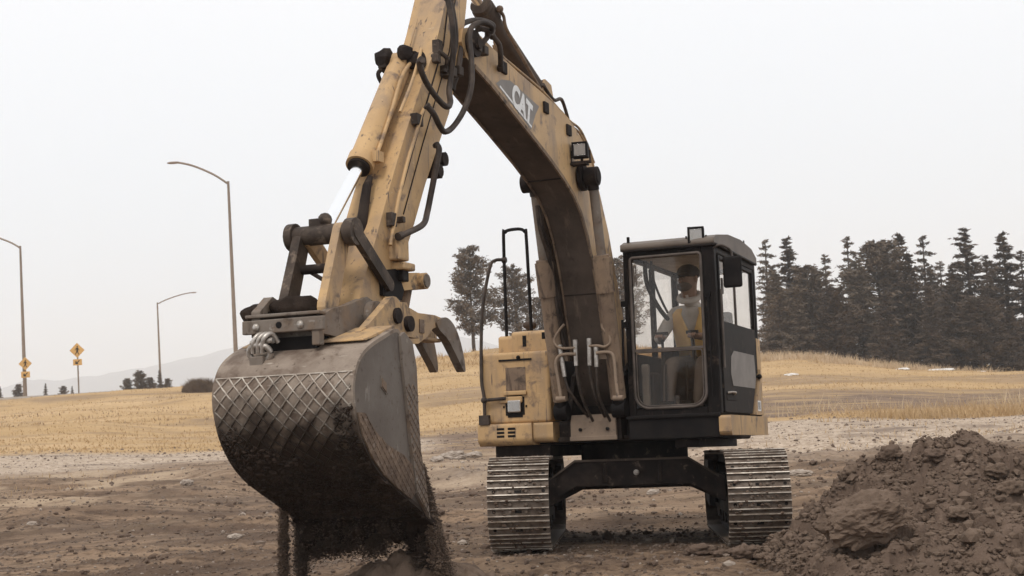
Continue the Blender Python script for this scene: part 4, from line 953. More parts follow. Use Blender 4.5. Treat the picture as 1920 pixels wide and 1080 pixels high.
# door on the machine's left side
dr = MB(); yd0, yd1 = Y0+.10, Y1-.16
dr.box((X1-.03, yd0, 1.16), (X1+.012, yd0+.05, Z1-.08)); dr.box((X1-.03, yd1-.04, 1.55), (X1+.012, yd1, Z1-.08)); dr.box((X1-.03, yd0+.05, Z1-.12), (X1+.012, yd1-.04, Z1-.08))
dr.prism([(yd0+.05, 1.16), (yd0+.05, 1.97), (yd1-.04, 1.97), (yd1-.04, 1.55), (yd1-.30, 1.16)], X1-.025, X1+.010)
DR = dr.build('door', 'cab', CAB, .008)
g_ = MB(); g_.box((X1-.010, yd0+.05, 1.97), (X1-.005, yd1-.04, Z1-.12)); g_.build('door_window', 'glass', DR)
g_ = MB(); g_.box((X1-.015, yd0+.62, 1.97), (X1+.004, yd0+.65, Z1-.12)); g_.box((X1-.004, yd0+.12, 2.22), (X1+.008, yd0+.17, 2.36)); g_.tube([(X1+.02, yd0+.02, 1.55), (X1+.02, yd0+.02, 2.25)], .012, 8); g_.build('window_bar', 'trim', DR)
g_ = MB(); g_.prism([(yd0+.33, 1.40), (yd0+.27, 1.50), (yd0+.30, 1.66), (yd0+.42, 1.72), (yd1-.14, 1.72), (yd1-.10, 1.5), (yd1-.16, 1.40)], X1+.0105, X1+.015); g_.build('door_panel', 'decal', DR, .002)
g_ = MB(); g_.box((X1+.010, yd0+.08, 1.265), (X1+.014, yd0+.40, 1.345)); DH = g_.build('handle_recess', 'black', DR, .003)
g_ = MB(); g_.tube(bez([(X1+.012, yd0+.12, 1.33), (X1+.04, yd0+.15, 1.335), (X1+.04, yd0+.30, 1.335), (X1+.012, yd0+.34, 1.32)], 4), .01, 8); g_.build('door_handle', 'silver', DR)
# yellow panel behind the door, side skirt under it
yp = MB(); yp.prism([(yd1-.24, 1.15), (yd1+.02, 1.52), (yd1+.03, 1.60), (yd1+.03, 1.15)], X1-.03, X1+.030)
yp.box((X1-.12, yd1+.04, 1.15), (X1+.005, .46, 1.9)); YP = yp.build('rear_side_panel', 'paint', EX, .012, seg=3)
lb_ = MB(); lb_.box((X1+.0305, yd1-.15, 1.185), (X1+.032, yd1-.02, 1.285)); LB = lb_.build('sticker', 'white', YP)
lb_ = MB()
for k in range(3): lb_.box((X1+.0322, yd1-.135+k*.033, 1.20), (X1+.0328, yd1-.12+k*.033, 1.27))
lb_.build('sticker_print', 'dark', LB)
s2 = MB(); s2.prism([(-1.19, .955), (-1.21, .99), (-1.21, 1.13), (.25, 1.13), (.25, .955)], 1.165, 1.275); s2.build('side_skirt', 'paint', EX, .03, seg=4)
bm2 = MB(); bm2.box((.70, -1.0, .86), (.93, .4, .934)); bm2.box((-1.05, -1.0, .82), (-.5, 1.2, .93)); bm2.build('deck_beam', 'dark', EX, .005)
mh = MB(); p = at(1424, 706, 0, X1+.03); mh.ball(p, .025); mh.tube([p, p+Vector((-.03, 0, 0))], .012); mh.build('rubber_bumper', 'black', YP)
# roof light, mirror
work_light(Vector((1.03, -1.17, 2.735)), RF, .98, .2)
mr_ = MB(); c = Vector((1.33, -1.12, 2.40)); mr_.box(c+Vector((-.085, -.015, -.15)), c+Vector((.085, .03, .13)))
MR = mr_.build('mirror', 'black', CAB, .03, seg=4); ma_ = MB(); ma_.tube(bez([(X1-.02, Y0+.02, 2.60), (X1+.06, Y0+.0, 2.63), (1.32, -1.10, 2.58), (1.33, -1.09, 2.42)], 5), .012, 8); ma_.tube([c+Vector((0, .03, 0)), c+Vector((0, .05, 0))], .04, 12); ma_.build('mirror_arm', 'trim', MR)
# cab interior
it = MB(); it.box((X0+.06, Y0+.12, Z1-.035), (X1-.06, Y1-.08, Z1-.02)); it.build('bounce_headliner', 'hoodie', CAB)  # pale panel added under the roof to brighten the cab inside
it = MB(); it.box((.60, -.18, 1.40), (1.0, .20, 1.64)); it.box((.60, .12, 1.60), (1.0, .22, 2.16)); it.box((.70, .14, 2.16), (.90, .2, 2.34)); it.build('seat', 'black', CAB, .04, seg=3)
it = MB(); it.box((.44, -1.0, 1.185), (1.02, -.3, 1.20)); it.build('floor_mat', 'rubber', CAB)
it = MB(); it.box((.43, -1.06, 1.24), (.50, -1.0, 1.62)); it.build('side_duct', 'decal', CAB, .015)
it = MB(); it.box((.56, -.80, 1.20), (.70, -.66, 1.34)); it.build('tool_bag', 'link', CAB, .03)
it = MB(); it.box((.47, -.55, 1.18), (.58, .15, 1.80)); it.box((1.03, -.55, 1.18), (1.12, .15, 1.80)); it.box((.42, -.95, 1.20), (.52, -.75, 1.55)); it.build('console', 'dark', CAB, .02)
it = MB()
for x in (.54, .83): it.tube([(x, -.68, 1.45), (x, -.71, 1.90)], .013, 8); it.box((x-.055, -.73, 1.90), (x+.055, -.69, 1.93))
it.build('joystick', 'black', CAB)
it = MB()
for x in (.62, .82): it.tube([(x, -.95, 1.2), (x, -.90, 1.62)], .012, 8); it.box((x-.05, -1.0, 1.25), (x+.05, -.86, 1.28))
it.build('travel_pedal', 'black', CAB)
it = MB(); it.tube(bez([(.50, -1.02, 2.56), (.505, -1.0, 2.35), (.56, -.85, 2.15), (.60, -.7, 2.05)], 5), .022, 8); it.tube(bez([(.56, -1.02, 2.56), (.565, -1.0, 2.4), (.60, -.9, 2.22), (.63, -.8, 2.10)], 5), .012, 8)
it.build('cable_loom', 'dark', CAB)

# ------------------------------------------------------------------ driver
PER = empty('person', MW @ Matrix.Translation((.76, -.14, 1.55)) @ Matrix.Scale(1.15, 4), label='driver in black cap, pale hoodie and amber safety vest seated inside the excavator cab', cat='person')
def person():
    o0 = Vector((.76, -.12, 1.64))
    J = {'hip': (.76, -.12, 1.72), 'waist': (.75, -.17, 1.86), 'chest': (.74, -.24, 2.05), 'neck0': (.745, -.30, 2.19), 'neck': (.745, -.33, 2.26), 'jaw': (.735, -.37, 2.335), 'head': (.74, -.36, 2.42), 'crown': (.745, -.35, 2.485)}
    for s, n in ((-1, 'a'), (1, 'b')):
        J['sh'+n] = (.745+s*.17, -.27, 2.135); J['el'+n] = (.745+s*.25-(.03 if s < 0 else 0), -.36, 1.93); J['wr'+n] = (.745+(-.20 if s < 0 else .14), -.55, 1.92); J['pa'+n] = (.745+(-.19 if s < 0 else .08), -.61, 1.935)
        J['hp'+n] = (.76+s*.09, -.15, 1.70); J['kn'+n] = (.76+s*.13, -.60, 1.72); J['an'+n] = (.76+s*.12, -.78, 1.33); J['to'+n] = (.76+s*.13, -.93, 1.27)
    Rr = dict(hip=.13, waist=.135, chest=.155, neck0=.08, neck=.058, jaw=.078, head=.098, crown=.075)
    for n in 'ab': Rr.update({'sh'+n: .07, 'el'+n: .05, 'wr'+n: .032, 'pa'+n: .034, 'hp'+n: .09, 'kn'+n: .065, 'an'+n: .045, 'to'+n: .035})
    E = [('hip', 'waist'), ('waist', 'chest'), ('chest', 'neck0'), ('neck0', 'neck'), ('neck', 'jaw'), ('jaw', 'head'), ('head', 'crown')]
    for n in 'ab': E += [('chest', 'sh'+n), ('sh'+n, 'el'+n), ('el'+n, 'wr'+n), ('wr'+n, 'pa'+n), ('hip', 'hp'+n), ('hp'+n, 'kn'+n), ('kn'+n, 'an'+n), ('an'+n, 'to'+n)]
    for n, s in (('a', -1), ('b', 1)):      # fingers curled over the lever, and a thumb
        p = Vector(J['pa'+n])
        for k in range(4):
            b = p+Vector((-.024+.016*k, -.022, .004)); m1 = b+Vector((0, -.030, .004)); m2 = m1+Vector((0, -.014, -.024)); J[f'f{n}{k}0'] = b; J[f'f{n}{k}1'] = m1; J[f'f{n}{k}2'] = m2
            E += [('pa'+n, f'f{n}{k}0'), (f'f{n}{k}0', f'f{n}{k}1'), (f'f{n}{k}1', f'f{n}{k}2')]; Rr[f'f{n}{k}0'] = .009; Rr[f'f{n}{k}1'] = .0085; Rr[f'f{n}{k}2'] = .007
        J['t'+n] = p+Vector((-s*.045, -.02, -.012)); E.append(('pa'+n, 't'+n)); Rr['t'+n] = .010
    ks = list(J); me = bpy.data.meshes.new('body'); me.from_pydata([tuple(Vector(J[k])-o0) for k in ks], [(ks.index(a), ks.index(b)) for a, b in E], [])
    o = bpy.data.objects.new('body', me); C.objects.link(o)
    o.modifiers.new('skin', 'SKIN')
    for i, k in enumerate(ks):
        r = Rr[k]; me.skin_vertices[0].data[i].radius = (r, r); me.skin_vertices[0].data[i].use_root = (k == 'hip')
    if True:
        for k, (a, b) in dict(chest=(.165, .115), waist=(.14, .11), hip=(.14, .12), head=(.082, .10)).items(): me.skin_vertices[0].data[ks.index(k)].radius = (a, b)
    sub = o.modifiers.new('sub', 'SUBSURF'); sub.levels = 2; sub.render_levels = 2
    bpy.context.view_layer.update()
    m2 = bpy.data.meshes.new_from_object(o.evaluated_get(bpy.context.evaluated_depsgraph_get())); bpy.data.objects.remove(o)
    b = bmesh.new(); b.from_mesh(m2)
    # nose, ears, eyes joined to the body mesh
    def ball(c, r, sc):
        g = bmesh.ops.create_icosphere(b, subdivisions=2, radius=r)['verts']
        for v in g: v.co = Vector((v.co.x*sc[0], v.co.y*sc[1], v.co.z*sc[2]))+Vector(c)-o0
        return g
    hd = Vector((.735, -.36, 2.42)); fwd = Vector((-.38, -.92, 0)).normalized(); sd_ = Vector((.92, -.38, 0))
    ball(hd+fwd*.102+Vector((0, 0, -.022)), .017, (1, 1, 1.5)); ball(hd+sd_*.085+Vector((0, 0, -.01)), .028, (.5, .9, 1.2)); ball(hd-sd_*.085+Vector((0, 0, -.01)), .028, (.5, .9, 1.2))
    ball(hd+fwd*.093+Vector((0, 0, -.06)), .022, (1.1, .5, .35))
    eyes = [v for s in (-1, 1) for v in ball(hd+fwd*.088+sd_*.032*s+Vector((0, 0, .008)), .012, (1.1, 1, .7))]
    b.to_mesh(m2); b.free()
    for mm in ('hoodie', 'skin', 'jeans', 'black'): m2.materials.append(M[mm])
    for p in m2.polygons:
        c = p.center+o0; p.use_smooth = True
        if c.z > 2.27: mi = 1
        elif c.y < -.565 and c.z > 1.86: mi = 1
        elif c.z < 1.80: mi = 2
        else: mi = 0
        if c.z > 2.42 and c.z < 2.435 and any((c-(hd+fwd*.095+sd_*.032*s+Vector((0, 0, .008)))).length < .018 for s in (-1, 1)): mi = 3
        p.material_index = mi
    o = bpy.data.objects.new('body', m2); C.objects.link(o); o.parent = PER
    # vest: shell round the torso
    v = MB(); rings = []
    for z, cy, rx, ry in ((1.78, -.15, .168, .140), (1.88, -.18, .170, .140), (1.98, -.215, .180, .140), (2.07, -.245, .187, .136), (2.13, -.265, .178, .118), (2.175, -.28, .13, .09)):
        rings.append([Vector((.745+math.copysign(abs(math.cos(t))**.8, math.cos(t))*rx, cy+math.sin(t)*ry, z))-o0 for t in np.linspace(-PI/2+.06+max(0, z-2.0)*2.2, 1.5*PI-.06-max(0, z-2.0)*2.2, 41)])
    vs = [p for r in rings for p in r]
    fs = []; mi = []
    for i in range(len(rings)-1):
        for k in range(40):
            f = (i*41+k, i*41+k+1, (i+1)*41+k+1, (i+1)*41+k)
            v.add([], []) ; v.f.append(list(f)); v.sm.append(True); v.mi.append(1 if (7 <= k <= 8 or 31 <= k <= 32) else 0)
    v.v = [tuple(p) for p in vs]
    vo = v.build('safety_vest', ['vest', 'reflect'], PER); so = vo.modifiers.new('thick', 'SOLIDIFY'); so.thickness = .008; so.offset = 1
    hdc = hd-o0
    c = MB(); bmv = []
    c.ball(tuple(hdc+Vector((.004, .008, .045))), .104, sc=(.93, 1.02, .72), n=3)
    br_ = []
    for t in np.linspace(-1.0, 1.0, 9): d = fwd*math.cos(t*.9)+sd_*math.sin(t*.9); br_.append((hdc+d*.088+Vector((0, 0, .045)), hdc+fwd*(.088+.075*math.cos(t*1.3))+sd_*math.sin(t*.9)*.085+Vector((0, 0, .030))))
    vs = [p for a, b_ in br_ for p in (a, b_, b_-Vector((0, 0, .008)), a-Vector((0, 0, .008)))]
    c.add(vs, [(4*i+j, 4*i+(j+1) % 4, 4*i+4+(j+1) % 4, 4*i+4+j) for i in range(8) for j in range(4)])
    c.build('cap', 'cap', PER)
    h = MB(); ring = [hdc+Vector((math.cos(t)*.085, math.sin(t)*.075+.03, -.15+.045*math.sin(t))) for t in np.linspace(0, 2*PI, 24)]; h.tube(ring, .024, 8, cap=False); h.build('hood', 'hoodie', PER)
    bd = MB(); bd.ball(tuple(hdc+fwd*.035+Vector((0, 0, -.068))), .073, sc=(1, 1, .62), n=3, jit=.08); bd.build('beard', 'trunk', PER)
person()

# ------------------------------------------------------------------ soil: falling, in the bucket, the heap, clods, stones
_b = bmesh.new(); bmesh.ops.create_icosphere(_b, subdivisions=1, radius=1); ICO = np.array([v.co[:] for v in _b.verts]); ICOF = np.array([[v.index for v in f.verts] for f in _b.faces]); _b.free()
def grains(P, R):        # small irregular lumps
    n = len(P); k = len(ICO)
    V = P[:, None, :] + ICO[None]*R[:, None, None]*rng.uniform(.72, 1.18, (n, k, 1))*rng.uniform(.65, 1.25, (n, 1, 3))*np.array([1.1, 1.1, .8])
    return V.reshape(-1, 3), (ICOF[None]+np.arange(n)[:, None, None]*k).reshape(-1, 3)
RUn = np.array(RU); MOn = np.array(MO)
def toworld(P): return P @ RUn.T + MOn
for to_, tp_ in TRACK_MUD:
    R = rng.lognormal(math.log(.010), .45, len(tp_)).clip(.004, .024); V, Fc = grains(tp_, R); tm_ = fast('packed_mud', V, Fc, 'soil', to_); tm_['kind'] = 'stuff'
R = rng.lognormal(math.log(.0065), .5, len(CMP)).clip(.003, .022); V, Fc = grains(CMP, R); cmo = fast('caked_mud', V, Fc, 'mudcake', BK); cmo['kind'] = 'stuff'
# stream beside the bucket
def stream(px0, px1, y0, n, w0, w1, zc=None, bias=1.):
    t = rng.uniform(0, 1, n)**bias; u = px0[0]+(px1[0]-px0[0])*t; v = px0[1]+(px1[1]-px0[1])*t
    P = np.array([at(a, b, 1, y0) for a, b in zip(u, v)]); w = w0+(w1-w0)*t
    g = rng.normal(0, 1, (n, 3))*np.array([.5, .8, .25]); P += g*w[:, None]
    return P
P = np.vstack([stream((790, 870), (862, 1230), -5.50, 42000, .014, .085), stream((782, 880), (818, 1230), -5.45, 26000, .03, .085),
               stream((532, 940), (531, 1230), -5.75, 26000, .022, .030), stream((770, 960), (800, 1230), -5.4, 6000, .06, .10)])
base = []
for u0, w in ((566, .02), (585, .05), (610, .07), (650, .07), (700, .07), (745, .06), (625, .03)):
    n = 15000; t = rng.uniform(0, 1, n)**1.6*(.95 if u0 < 580 else .42+.25*math.sin(u0))
    q = np.array([at(u0+rng.normal(0, 4), 965+130*a, 1, -5.5) for a in t]); q += rng.normal(0, 1, (n, 3))*np.array([w*.7, w, .03]); base.append(q)
nlight = 42000; P = np.vstack([P]+base); R = rng.lognormal(math.log(.0027), .55, len(P)).clip(.0012, .016)
V, Fc = grains(toworld(P), R); mi_ = np.zeros((len(P), len(ICOF)), np.int32); mi_[:42000] = (rng.uniform(0, 1, 42000) < .75)[:, None]; mi_[68000:90000] = 1; fs_ = fast('falling_soil', V, Fc, ['fall', 'clod'], mi=mi_.ravel())
tag(fs_, 'dark loose soil pouring out of the raised bucket', 'falling soil', kind='stuff')
# soil mass carried in the bucket with ragged underside
sb = MB(); cs_ = []
for k in range(34):
    x = random.uniform(-BW+.17, BW-.17); y = random.uniform(-5.98, -5.70); z = random.uniform(.86, 1.05); sb.ball((x, y, z), random.uniform(.08, .12), jit=.45, n=3, seed=k*1.7, sc=(1.2, 1, .9))
for k in range(90):
    x = random.uniform(-BW+.06, BW-.10); z = random.uniform(.37, .52)+.04*math.sin(x*17); sb.ball((x, random.uniform(-5.62, -5.34), z), random.uniform(.03, .07), jit=.7, n=2, seed=k*2.3, sc=(1, 1, 1.25))
so_ = sb.build('bucket_load', 'soil_dark', None); so_.matrix_world = MW
tag(so_, 'dark clumped soil filling the excavator bucket and hanging off its lip', 'soil load', kind='stuff')

# dirt heap
def pile_h(X, Y):
    def cone(cx, cy, h, s, r=.25, ax=1., ay=1.):
        d = np.sqrt(((X-cx)/ax)**2+((Y-cy)/ay)**2+r*r)-r; return h-s*d
    wob = (fbm(X*1.3, Y*1.3, 3, 101)-.5)*.35
    a = cone(3.42, 11.05, .97, .70, .16)+wob*.7
    b = cone(2.84, 11.35, .80, .80, .12)+wob*.5
    c = cone(4.5, 11.4, .60, .5, .4, 1.3)+wob
    d_ = cone(3.45, 10.1, .58, .46, .5, 1.2, 1)+wob*.7
    e_ = cone(2.50, 11.1, .32, .60, .3)+wob*.6
    k = 14.; h = np.log(np.exp(a*k)+np.exp(b*k)+np.exp(c*k)+np.exp(d_*k)+np.exp(e_*k)+np.exp(-.09*k))/k
    up_ = sst(-.02, .2, h)
    h = h+up_*((fbm(X*3.5, Y*3.5, 4, 111, .55)-.5)*.20+(fbm(X*13, Y*13, 4, 121, .65)-.5)*.085)
    lump = sst(.64, .70, fbm(X*5+3, Y*5, 2, 131))*.07; return h+lump*up_ - .01
gx = np.linspace(1.1, 7.2, 520); gy = np.linspace(8.6, 13.2, 400); PX, PY = np.meshgrid(gx, gy); PZ = pile_h(PX, PY)
PZ = PZ - .5*sst(1.95, 1.5, PX) - .5*sst(7.0, 7.2, PX) - .5*sst(12.9, 13.2, PY) - .5*sst(8.7, 8.6, PY)
PX2 = PX+(vn(PX*12, PY*12, 5)-.5)*.05; PY2 = PY+(vn(PX*12, PY*12, 6)-.5)*.05
i = np.arange(PX.size).reshape(PX.shape); Q = np.stack([i[:-1, :-1], i[:-1, 1:], i[1:, 1:], i[1:, :-1]], -1).reshape(-1, 4)
keep = (PZ.ravel()[Q].max(1) > -.08); 
heap = fast('dirt_heap', np.stack([PX2, PY2, PZ], -1).reshape(-1, 3), Q[keep], 'soil', smooth=True)
tag(heap, 'tall heap of dug brown soil at the right in front of the excavator track', 'dirt heap')
def surf(x, y): return max(float(pile_h(np.array([x]), np.array([y]))[0]), gz(x, y))
# crumbs over heap and dirt
n = 40000; cx_ = rng.uniform(1.75, 6.2, n); cy_ = rng.uniform(8.7, 12.7, n); hz_ = np.maximum(pile_h(cx_, cy_), ground_h(cx_, cy_)); R = rng.lognormal(math.log(.0075), .72, n).clip(.003, .06)
V, Fc = grains(np.stack([cx_, cy_, hz_+R*.3], -1), R); tag(fast('soil_crumbs', V, Fc, 'clod'), 'loose brown crumbs and lumps scattered over the dirt heap', 'soil crumbs', kind='stuff')
sp = MB(); hx = np.linspace(-1.75, .1, 190); hy = np.linspace(8.2, 10.4, 190); HX, HY = np.meshgrid(hx, hy)
dd = np.sqrt(((HX+.72)/1.1)**2+((HY-9.05)/1.0)**2); HZ = .55-.58*dd*(1+.5*(fbm(HX*2, HY*2, 2, 303)-.5)) + (fbm(HX*5, HY*5, 4, 301, .6)-.5)*.22+(fbm(HX*16, HY*16, 3, 305)-.5)*.07
i = np.arange(HX.size).reshape(HX.shape); Q = np.stack([i[:-1, :-1], i[:-1, 1:], i[1:, 1:], i[1:, :-1]], -1).reshape(-1, 4); Q = Q[HZ.ravel()[Q].max(1) > -.08]
tag(fast('dirt_heap', np.stack([HX, HY, HZ], -1).reshape(-1, 3), Q, 'clod', smooth=True), 'low crumbly dirt heap directly under the bucket at the bottom edge', 'dirt heap')
# individual clods
def clod(u, v, Y, r, sc, label, m='clod', seed=0, cat='clod', name='soil_clod', group=None, sink=.3, rot=(0, 0, 0)):
    p = wat(u, v, Y); b = MB(); b.ball((0, 0, 0), r, jit=.42, n=4, seed=seed, sc=sc); o = b.build(name, m)
    for poly in o.data.polygons: poly.use_smooth = False if False else True
    z = surf(p.x, p.y); o.location = (p.x, p.y, z+r*sc[2]*(1-sink)); o.rotation_euler = rot
    return tag(o, label, cat, group)
def clod_at(x, y, z, r, sc, label, m='clod', seed=0, rot=(0, 0, 0), cat='clod', name='soil_clod', group=None):
    b = MB(); b.ball((0, 0, 0), r, jit=.26, n=5 if r > .2 else 4, seed=seed, sc=sc); o = b.build(name, m); o.location = (x, y, z); o.rotation_euler = rot; return tag(o, label, cat, group)
p = wat(1622, 975, 9.55); clod_at(p.x, p.y, p.z, .235, (1.22, .75, .66), 'largest flat slab-like clod jutting from the near side of the dirt heap', 'clod', 6.1, (.45, -.22, -.1))
clod(1598, 882, 11.3, .07, (1.1, 1, .9), 'dark clod perched on the left slope of the heap, seen against pale gravel', seed=5)
clod(1668, 838, 11.35, .075, (1.2, 1, .9), 'angular clod forming the left shoulder of the heap', 'soil', seed=7)
clod(1868, 880, 10.6, .075, (1.2, 1, .8), 'rounded clod high on the right face of the heap', seed=9)
clod(1752, 858, 10.9, .08, (1.1, 1, .7), 'clod just below the summit of the heap', 'soil', seed=11)
clod(1310, 1025, 12.0, .085, (1.5, 1, .6), 'dark clod alone on the flat dirt between track and heap', 'soil', seed=13)
clod(1355, 1037, 11.8, .06, (1.3, 1, .6), 'small clod beside the left toe of the heap', 'soil', seed=15)
clod(1395, 1018, 11.4, .08, (1.4, 1, .7), 'clod at the left toe of the heap under the track', 'soil', seed=17)
clod(1800, 1010, 9.9, .06, (1.3, 1, .7), 'clod on the lower right face of the heap', seed=19)
clod(1900, 975, 10.0, .07, (1.3, 1, .8), 'clod at the right picture edge on the heap', seed=21)
# stones one can pick out
stn = [(850, 860, 33, .22, 'pale stone lying left of two others behind the bucket'), (890, 858, 33, .16, 'pale stone nearest the excavator body in the gravel strip'), (820, 866, 31, .14, 'low pale stone next to the falling soil'),
       (1300, 842, 30, .16, 'pale stone under the deck beside the far track'), (440, 1010, 13.5, .06, 'small pale stone left of the bucket foot'), (350, 908, 22, .12, 'flat pale stone left of the bucket at mid distance'),
       (60, 985, 14.5, .05, 'small pale stone at the left picture edge'), (1225, 925, 18, .07, 'pale stone seen under the excavator between the tracks'), (868, 1020, 12.4, .05, 'small pale stone between falling soil and track'), (1500, 892, 20, .10, 'pale stone right of the cab-side track')]
for k, (u, v, Y, r, lab) in enumerate(stn):
    d = ray(u, v); Yg = Y                                       # walk along the ray until it meets the ground
    for yy in np.linspace(Y*.7, Y*1.6, 160):
        q = d*(yy/d.y)+CO
        if q.z <= gz(q.x, q.y): Yg = yy; break
    q = d*(Yg/d.y)+CO
    clod_at(q.x, q.y, gz(q.x, q.y)+r*.15, r, (1.5, 1, .6), lab, 'stone', k*3.1, (0, 0, k), 'stone', 'stone', 'pale stones on the dirt lot')
# pebbles in their thousands
def scatter(n, y0, y1, r0, m, name, lab, cat, sig=.5, lo=-.42, hi=.42, wfun=None, pw=1.0):
    Y = y0*(y1/y0)**(rng.uniform(0, 1, n)**pw); X = rng.uniform(lo, hi, n)*Y
    if wfun is not None: k = rng.uniform(0, 1, n) < wfun(X, Y); X, Y = X[k], Y[k]
    R = rng.lognormal(math.log(r0), sig, len(X))*(Y/14)**.5; R = R.clip(r0*.3, r0*6)
    V, Fc = grains(np.stack([X, Y, ground_h(X, Y)+R*.2], -1), R); return tag(fast(name, V, Fc, m), lab, cat, kind='stuff')
scatter(22000, 10.5, 45, .009, 'dkstone', 'gravel', 'brown pebbles and crumbs over the bare dirt', 'gravel')
scatter(9000, 11, 45, .009, 'stone', 'gravel', 'pale pebbles over the bare dirt and gravel strip', 'gravel', .6, wfun=lambda X, Y: .15+.85*zones(X, Y)[1])
scatter(7000, 10.5, 30, .013, 'soil', 'soil_crumbs', 'dark soil lumps along the ruts', 'soil crumbs', .55)

# ------------------------------------------------------------------ grass
def blades(X, Y, h, w, lean=.35):
    n = len(X); Z = ground_h(X, Y); a = rng.uniform(0, PI, n); dx_ = np.cos(a)*w/2; dy_ = np.sin(a)*w/2
    lx = rng.normal(0, lean, n)*h; ly = rng.normal(0, lean, n)*h
    V = np.stack([np.stack([X-dx_, Y-dy_, Z-.03], -1), np.stack([X+dx_, Y+dy_, Z-.03], -1), np.stack([X+lx, Y+ly, Z+h], -1)], 1)
    return V.reshape(-1, 3), np.arange(n*3).reshape(-1, 3)
def field(n, y0, y1, hh, w, m, lab, wf=None, lo=-.42, hi=.42, clump=None):
    Y = rng.uniform(y0, y1, n); X = rng.uniform(lo, hi, n)*Y
    if wf is not None: k = rng.uniform(0, 1, n) < wf(X, Y); X, Y = X[k], Y[k]
    h = hh*rng.uniform(.4, 1.3, len(X)); V, Fc = blades(X, Y, h, w*rng.uniform(.6, 1.4, len(X)))
    tag(fast('grass', V, Fc, m), lab, 'grass', kind='stuff')
gw_ = lambda X, Y: zones(X, Y)[0]*(1-.97*zones(X, Y)[2])
field(45000, 42.5, 108, .07, .07, 'drygrass', 'short dry golden grass over the field', gw_)
tallw = lambda X, Y: sst(.44, .62, fbm(X*.3, Y*.3, 3, 201))
field(8000, 39.5, 43.5, .38, .022, 'drygrass', 'tall straw-coloured tufts at the edge of the gravel on the right', lambda X, Y: tallw(X, Y)*sst(.15, .2, X/Y), .14, .42)
field(6000, 44, 52, .42, .022, 'palegrass', 'thin pale stalks across the dark soil band on the right', lambda X, Y: tallw(X, Y)*.35, .12, .42)
field(14000, 92, 103, .50, .05, 'palegrass', 'long pale grass along the crest below the conifers', tallw, .14, .42)
field(9000, 84, 104, .35, .06, 'drygrass', 'rough golden grass on the rise behind the bucket', tallw, -.20, .10)
clm = lambda X, Y: sst(.60, .66, fbm(X*.16+9, Y*.3, 4, 66))
field(7000, 55, 100, .12, .08, 'weed', 'low brown weed clumps dotted over the left field', clm, -.42, .1)
field(5000, 28, 36, .12, .02, 'drygrass', 'sparse dry tufts in the gravel', lambda X, Y: tallw(X, Y)*.5)
# old snow patches below the trees
for k, (u0, u1, vv, Y) in enumerate(((1680, 1705, 692, 88), (1735, 1790, 690, 89), (1800, 1850, 689, 90), (1470, 1495, 690, 80))):
    m = MB(); a = wat(u0, vv, Y); b = wat(u1, vv, Y); c = (a+b)/2; m.ball((c.x, Y, gz(c.x, Y)+.02), 1, jit=.3, n=3, seed=k*2., sc=((b.x-a.x)/2, .8, .10))
    tag(m.build('snow_patch', 'snow'), ['small bright snow patch left of the longer ones below the conifers', 'middle snow patch in the long grass below the conifers', 'rightmost long snow patch below the conifers', 'faint snow patch in the grass right of the cab'][k], 'snow', 'snow patches below the conifers')

# ------------------------------------------------------------------ trees
def tree_mesh(name, H, Rb, kind, seed, nb, npb, leaf):
    r = np.random.default_rng(seed); V = []; Q = []
    tv = MB(); pts = [(0, 0, -.3)]; x = y = 0
    for k in range(1, 9): x += r.normal(0, .02)*H*.1; y += r.normal(0, .02)*H*.1; pts.append((x, y, H*k/8))
    tv.tube(pts, [H*.018*(1-k/8.6)+.012 for k in range(9)], 7)
    def tx(z): k = min(max(z/H*8, 0), 7.99); i = int(k); a, b = Vector(pts[i]), Vector(pts[i+1]); q = a.lerp(b, k-i); return q.x, q.y
    def rad(t):
        if kind == 'spruce': return Rb*(1-t)**.85*(.75+.35*r.uniform())*min(1, (t+.08)*6)+.12
        if kind == 'sparse': return Rb*(1-t)**.7*(.5+.6*r.uniform())+.15
        return Rb*math.sqrt(max(0, 1-((t-.42)/.62)**2))*(.65+.45*r.uniform())
    z0 = {'spruce': .06, 'sparse': .10, 'pine': .20}[kind]
    C_ = []; N_ = []; tiers = nb/5.
    for k in range(nb):
        t = z0+(1-z0)*(k+r.uniform())/nb; t = (t if kind == 'pine' else t*.75+.25*(round(t*tiers)+r.normal(0, .30))/tiers); t = min(max(t, z0), .995); z = t*H; a = k*2.399+r.normal(0, .4); L_ = rad(t); ox, oy = tx(z)
        droop = (-.10 if kind != 'pine' else .12)+.35*(t if kind != 'pine' else t*.6); droop += r.normal(0, .20); L_ *= r.choice([.6, .85, 1, 1.15]); d = np.array([math.cos(a), math.sin(a), droop])
        tip = np.array([ox, oy, z])+d*L_; 
        if L_ > .3: tv.tube([(ox, oy, z), tuple(tip*.75+np.array([ox, oy, z])*.25)], [.02+L_*.008, .008], 4, cap=False)
        m_ = int(npb*(L_/Rb+.15)); s = r.uniform(.18, 1, m_)**.75
        c = np.array([ox, oy, z])+d*L_*s[:, None]; sp = .16*L_*(1-s*.6)[:, None]+.05
        c = c+r.normal(0, 1, (m_, 3))*sp*np.array([1, 1, .45 if kind != 'pine' else .8]); c[:, 2] -= s*s*L_*.12*(kind != 'pine')
        C_.append(c); N_.append(np.tile(d, (m_, 1)))
    c = np.vstack(C_); dn = np.vstack(N_); n = len(c)
    l = leaf*r.uniform(.5, 1.5, (n, 1)); a1 = dn+r.normal(0, .6, (n, 3)); a1 /= np.linalg.norm(a1, axis=1, keepdims=True); a2 = np.cross(a1, r.normal(0, 1, (n, 3))); a2 /= np.linalg.norm(a2, axis=1, keepdims=True)
    w = l*.30; V = np.stack([c-a1*l*.5, c+a2*w*.5, c+a1*l*.5, c-a2*w*.5], 1).reshape(-1, 3); Q = np.arange(n*4).reshape(-1, 4)
    return tv, V, Q
protos = {}
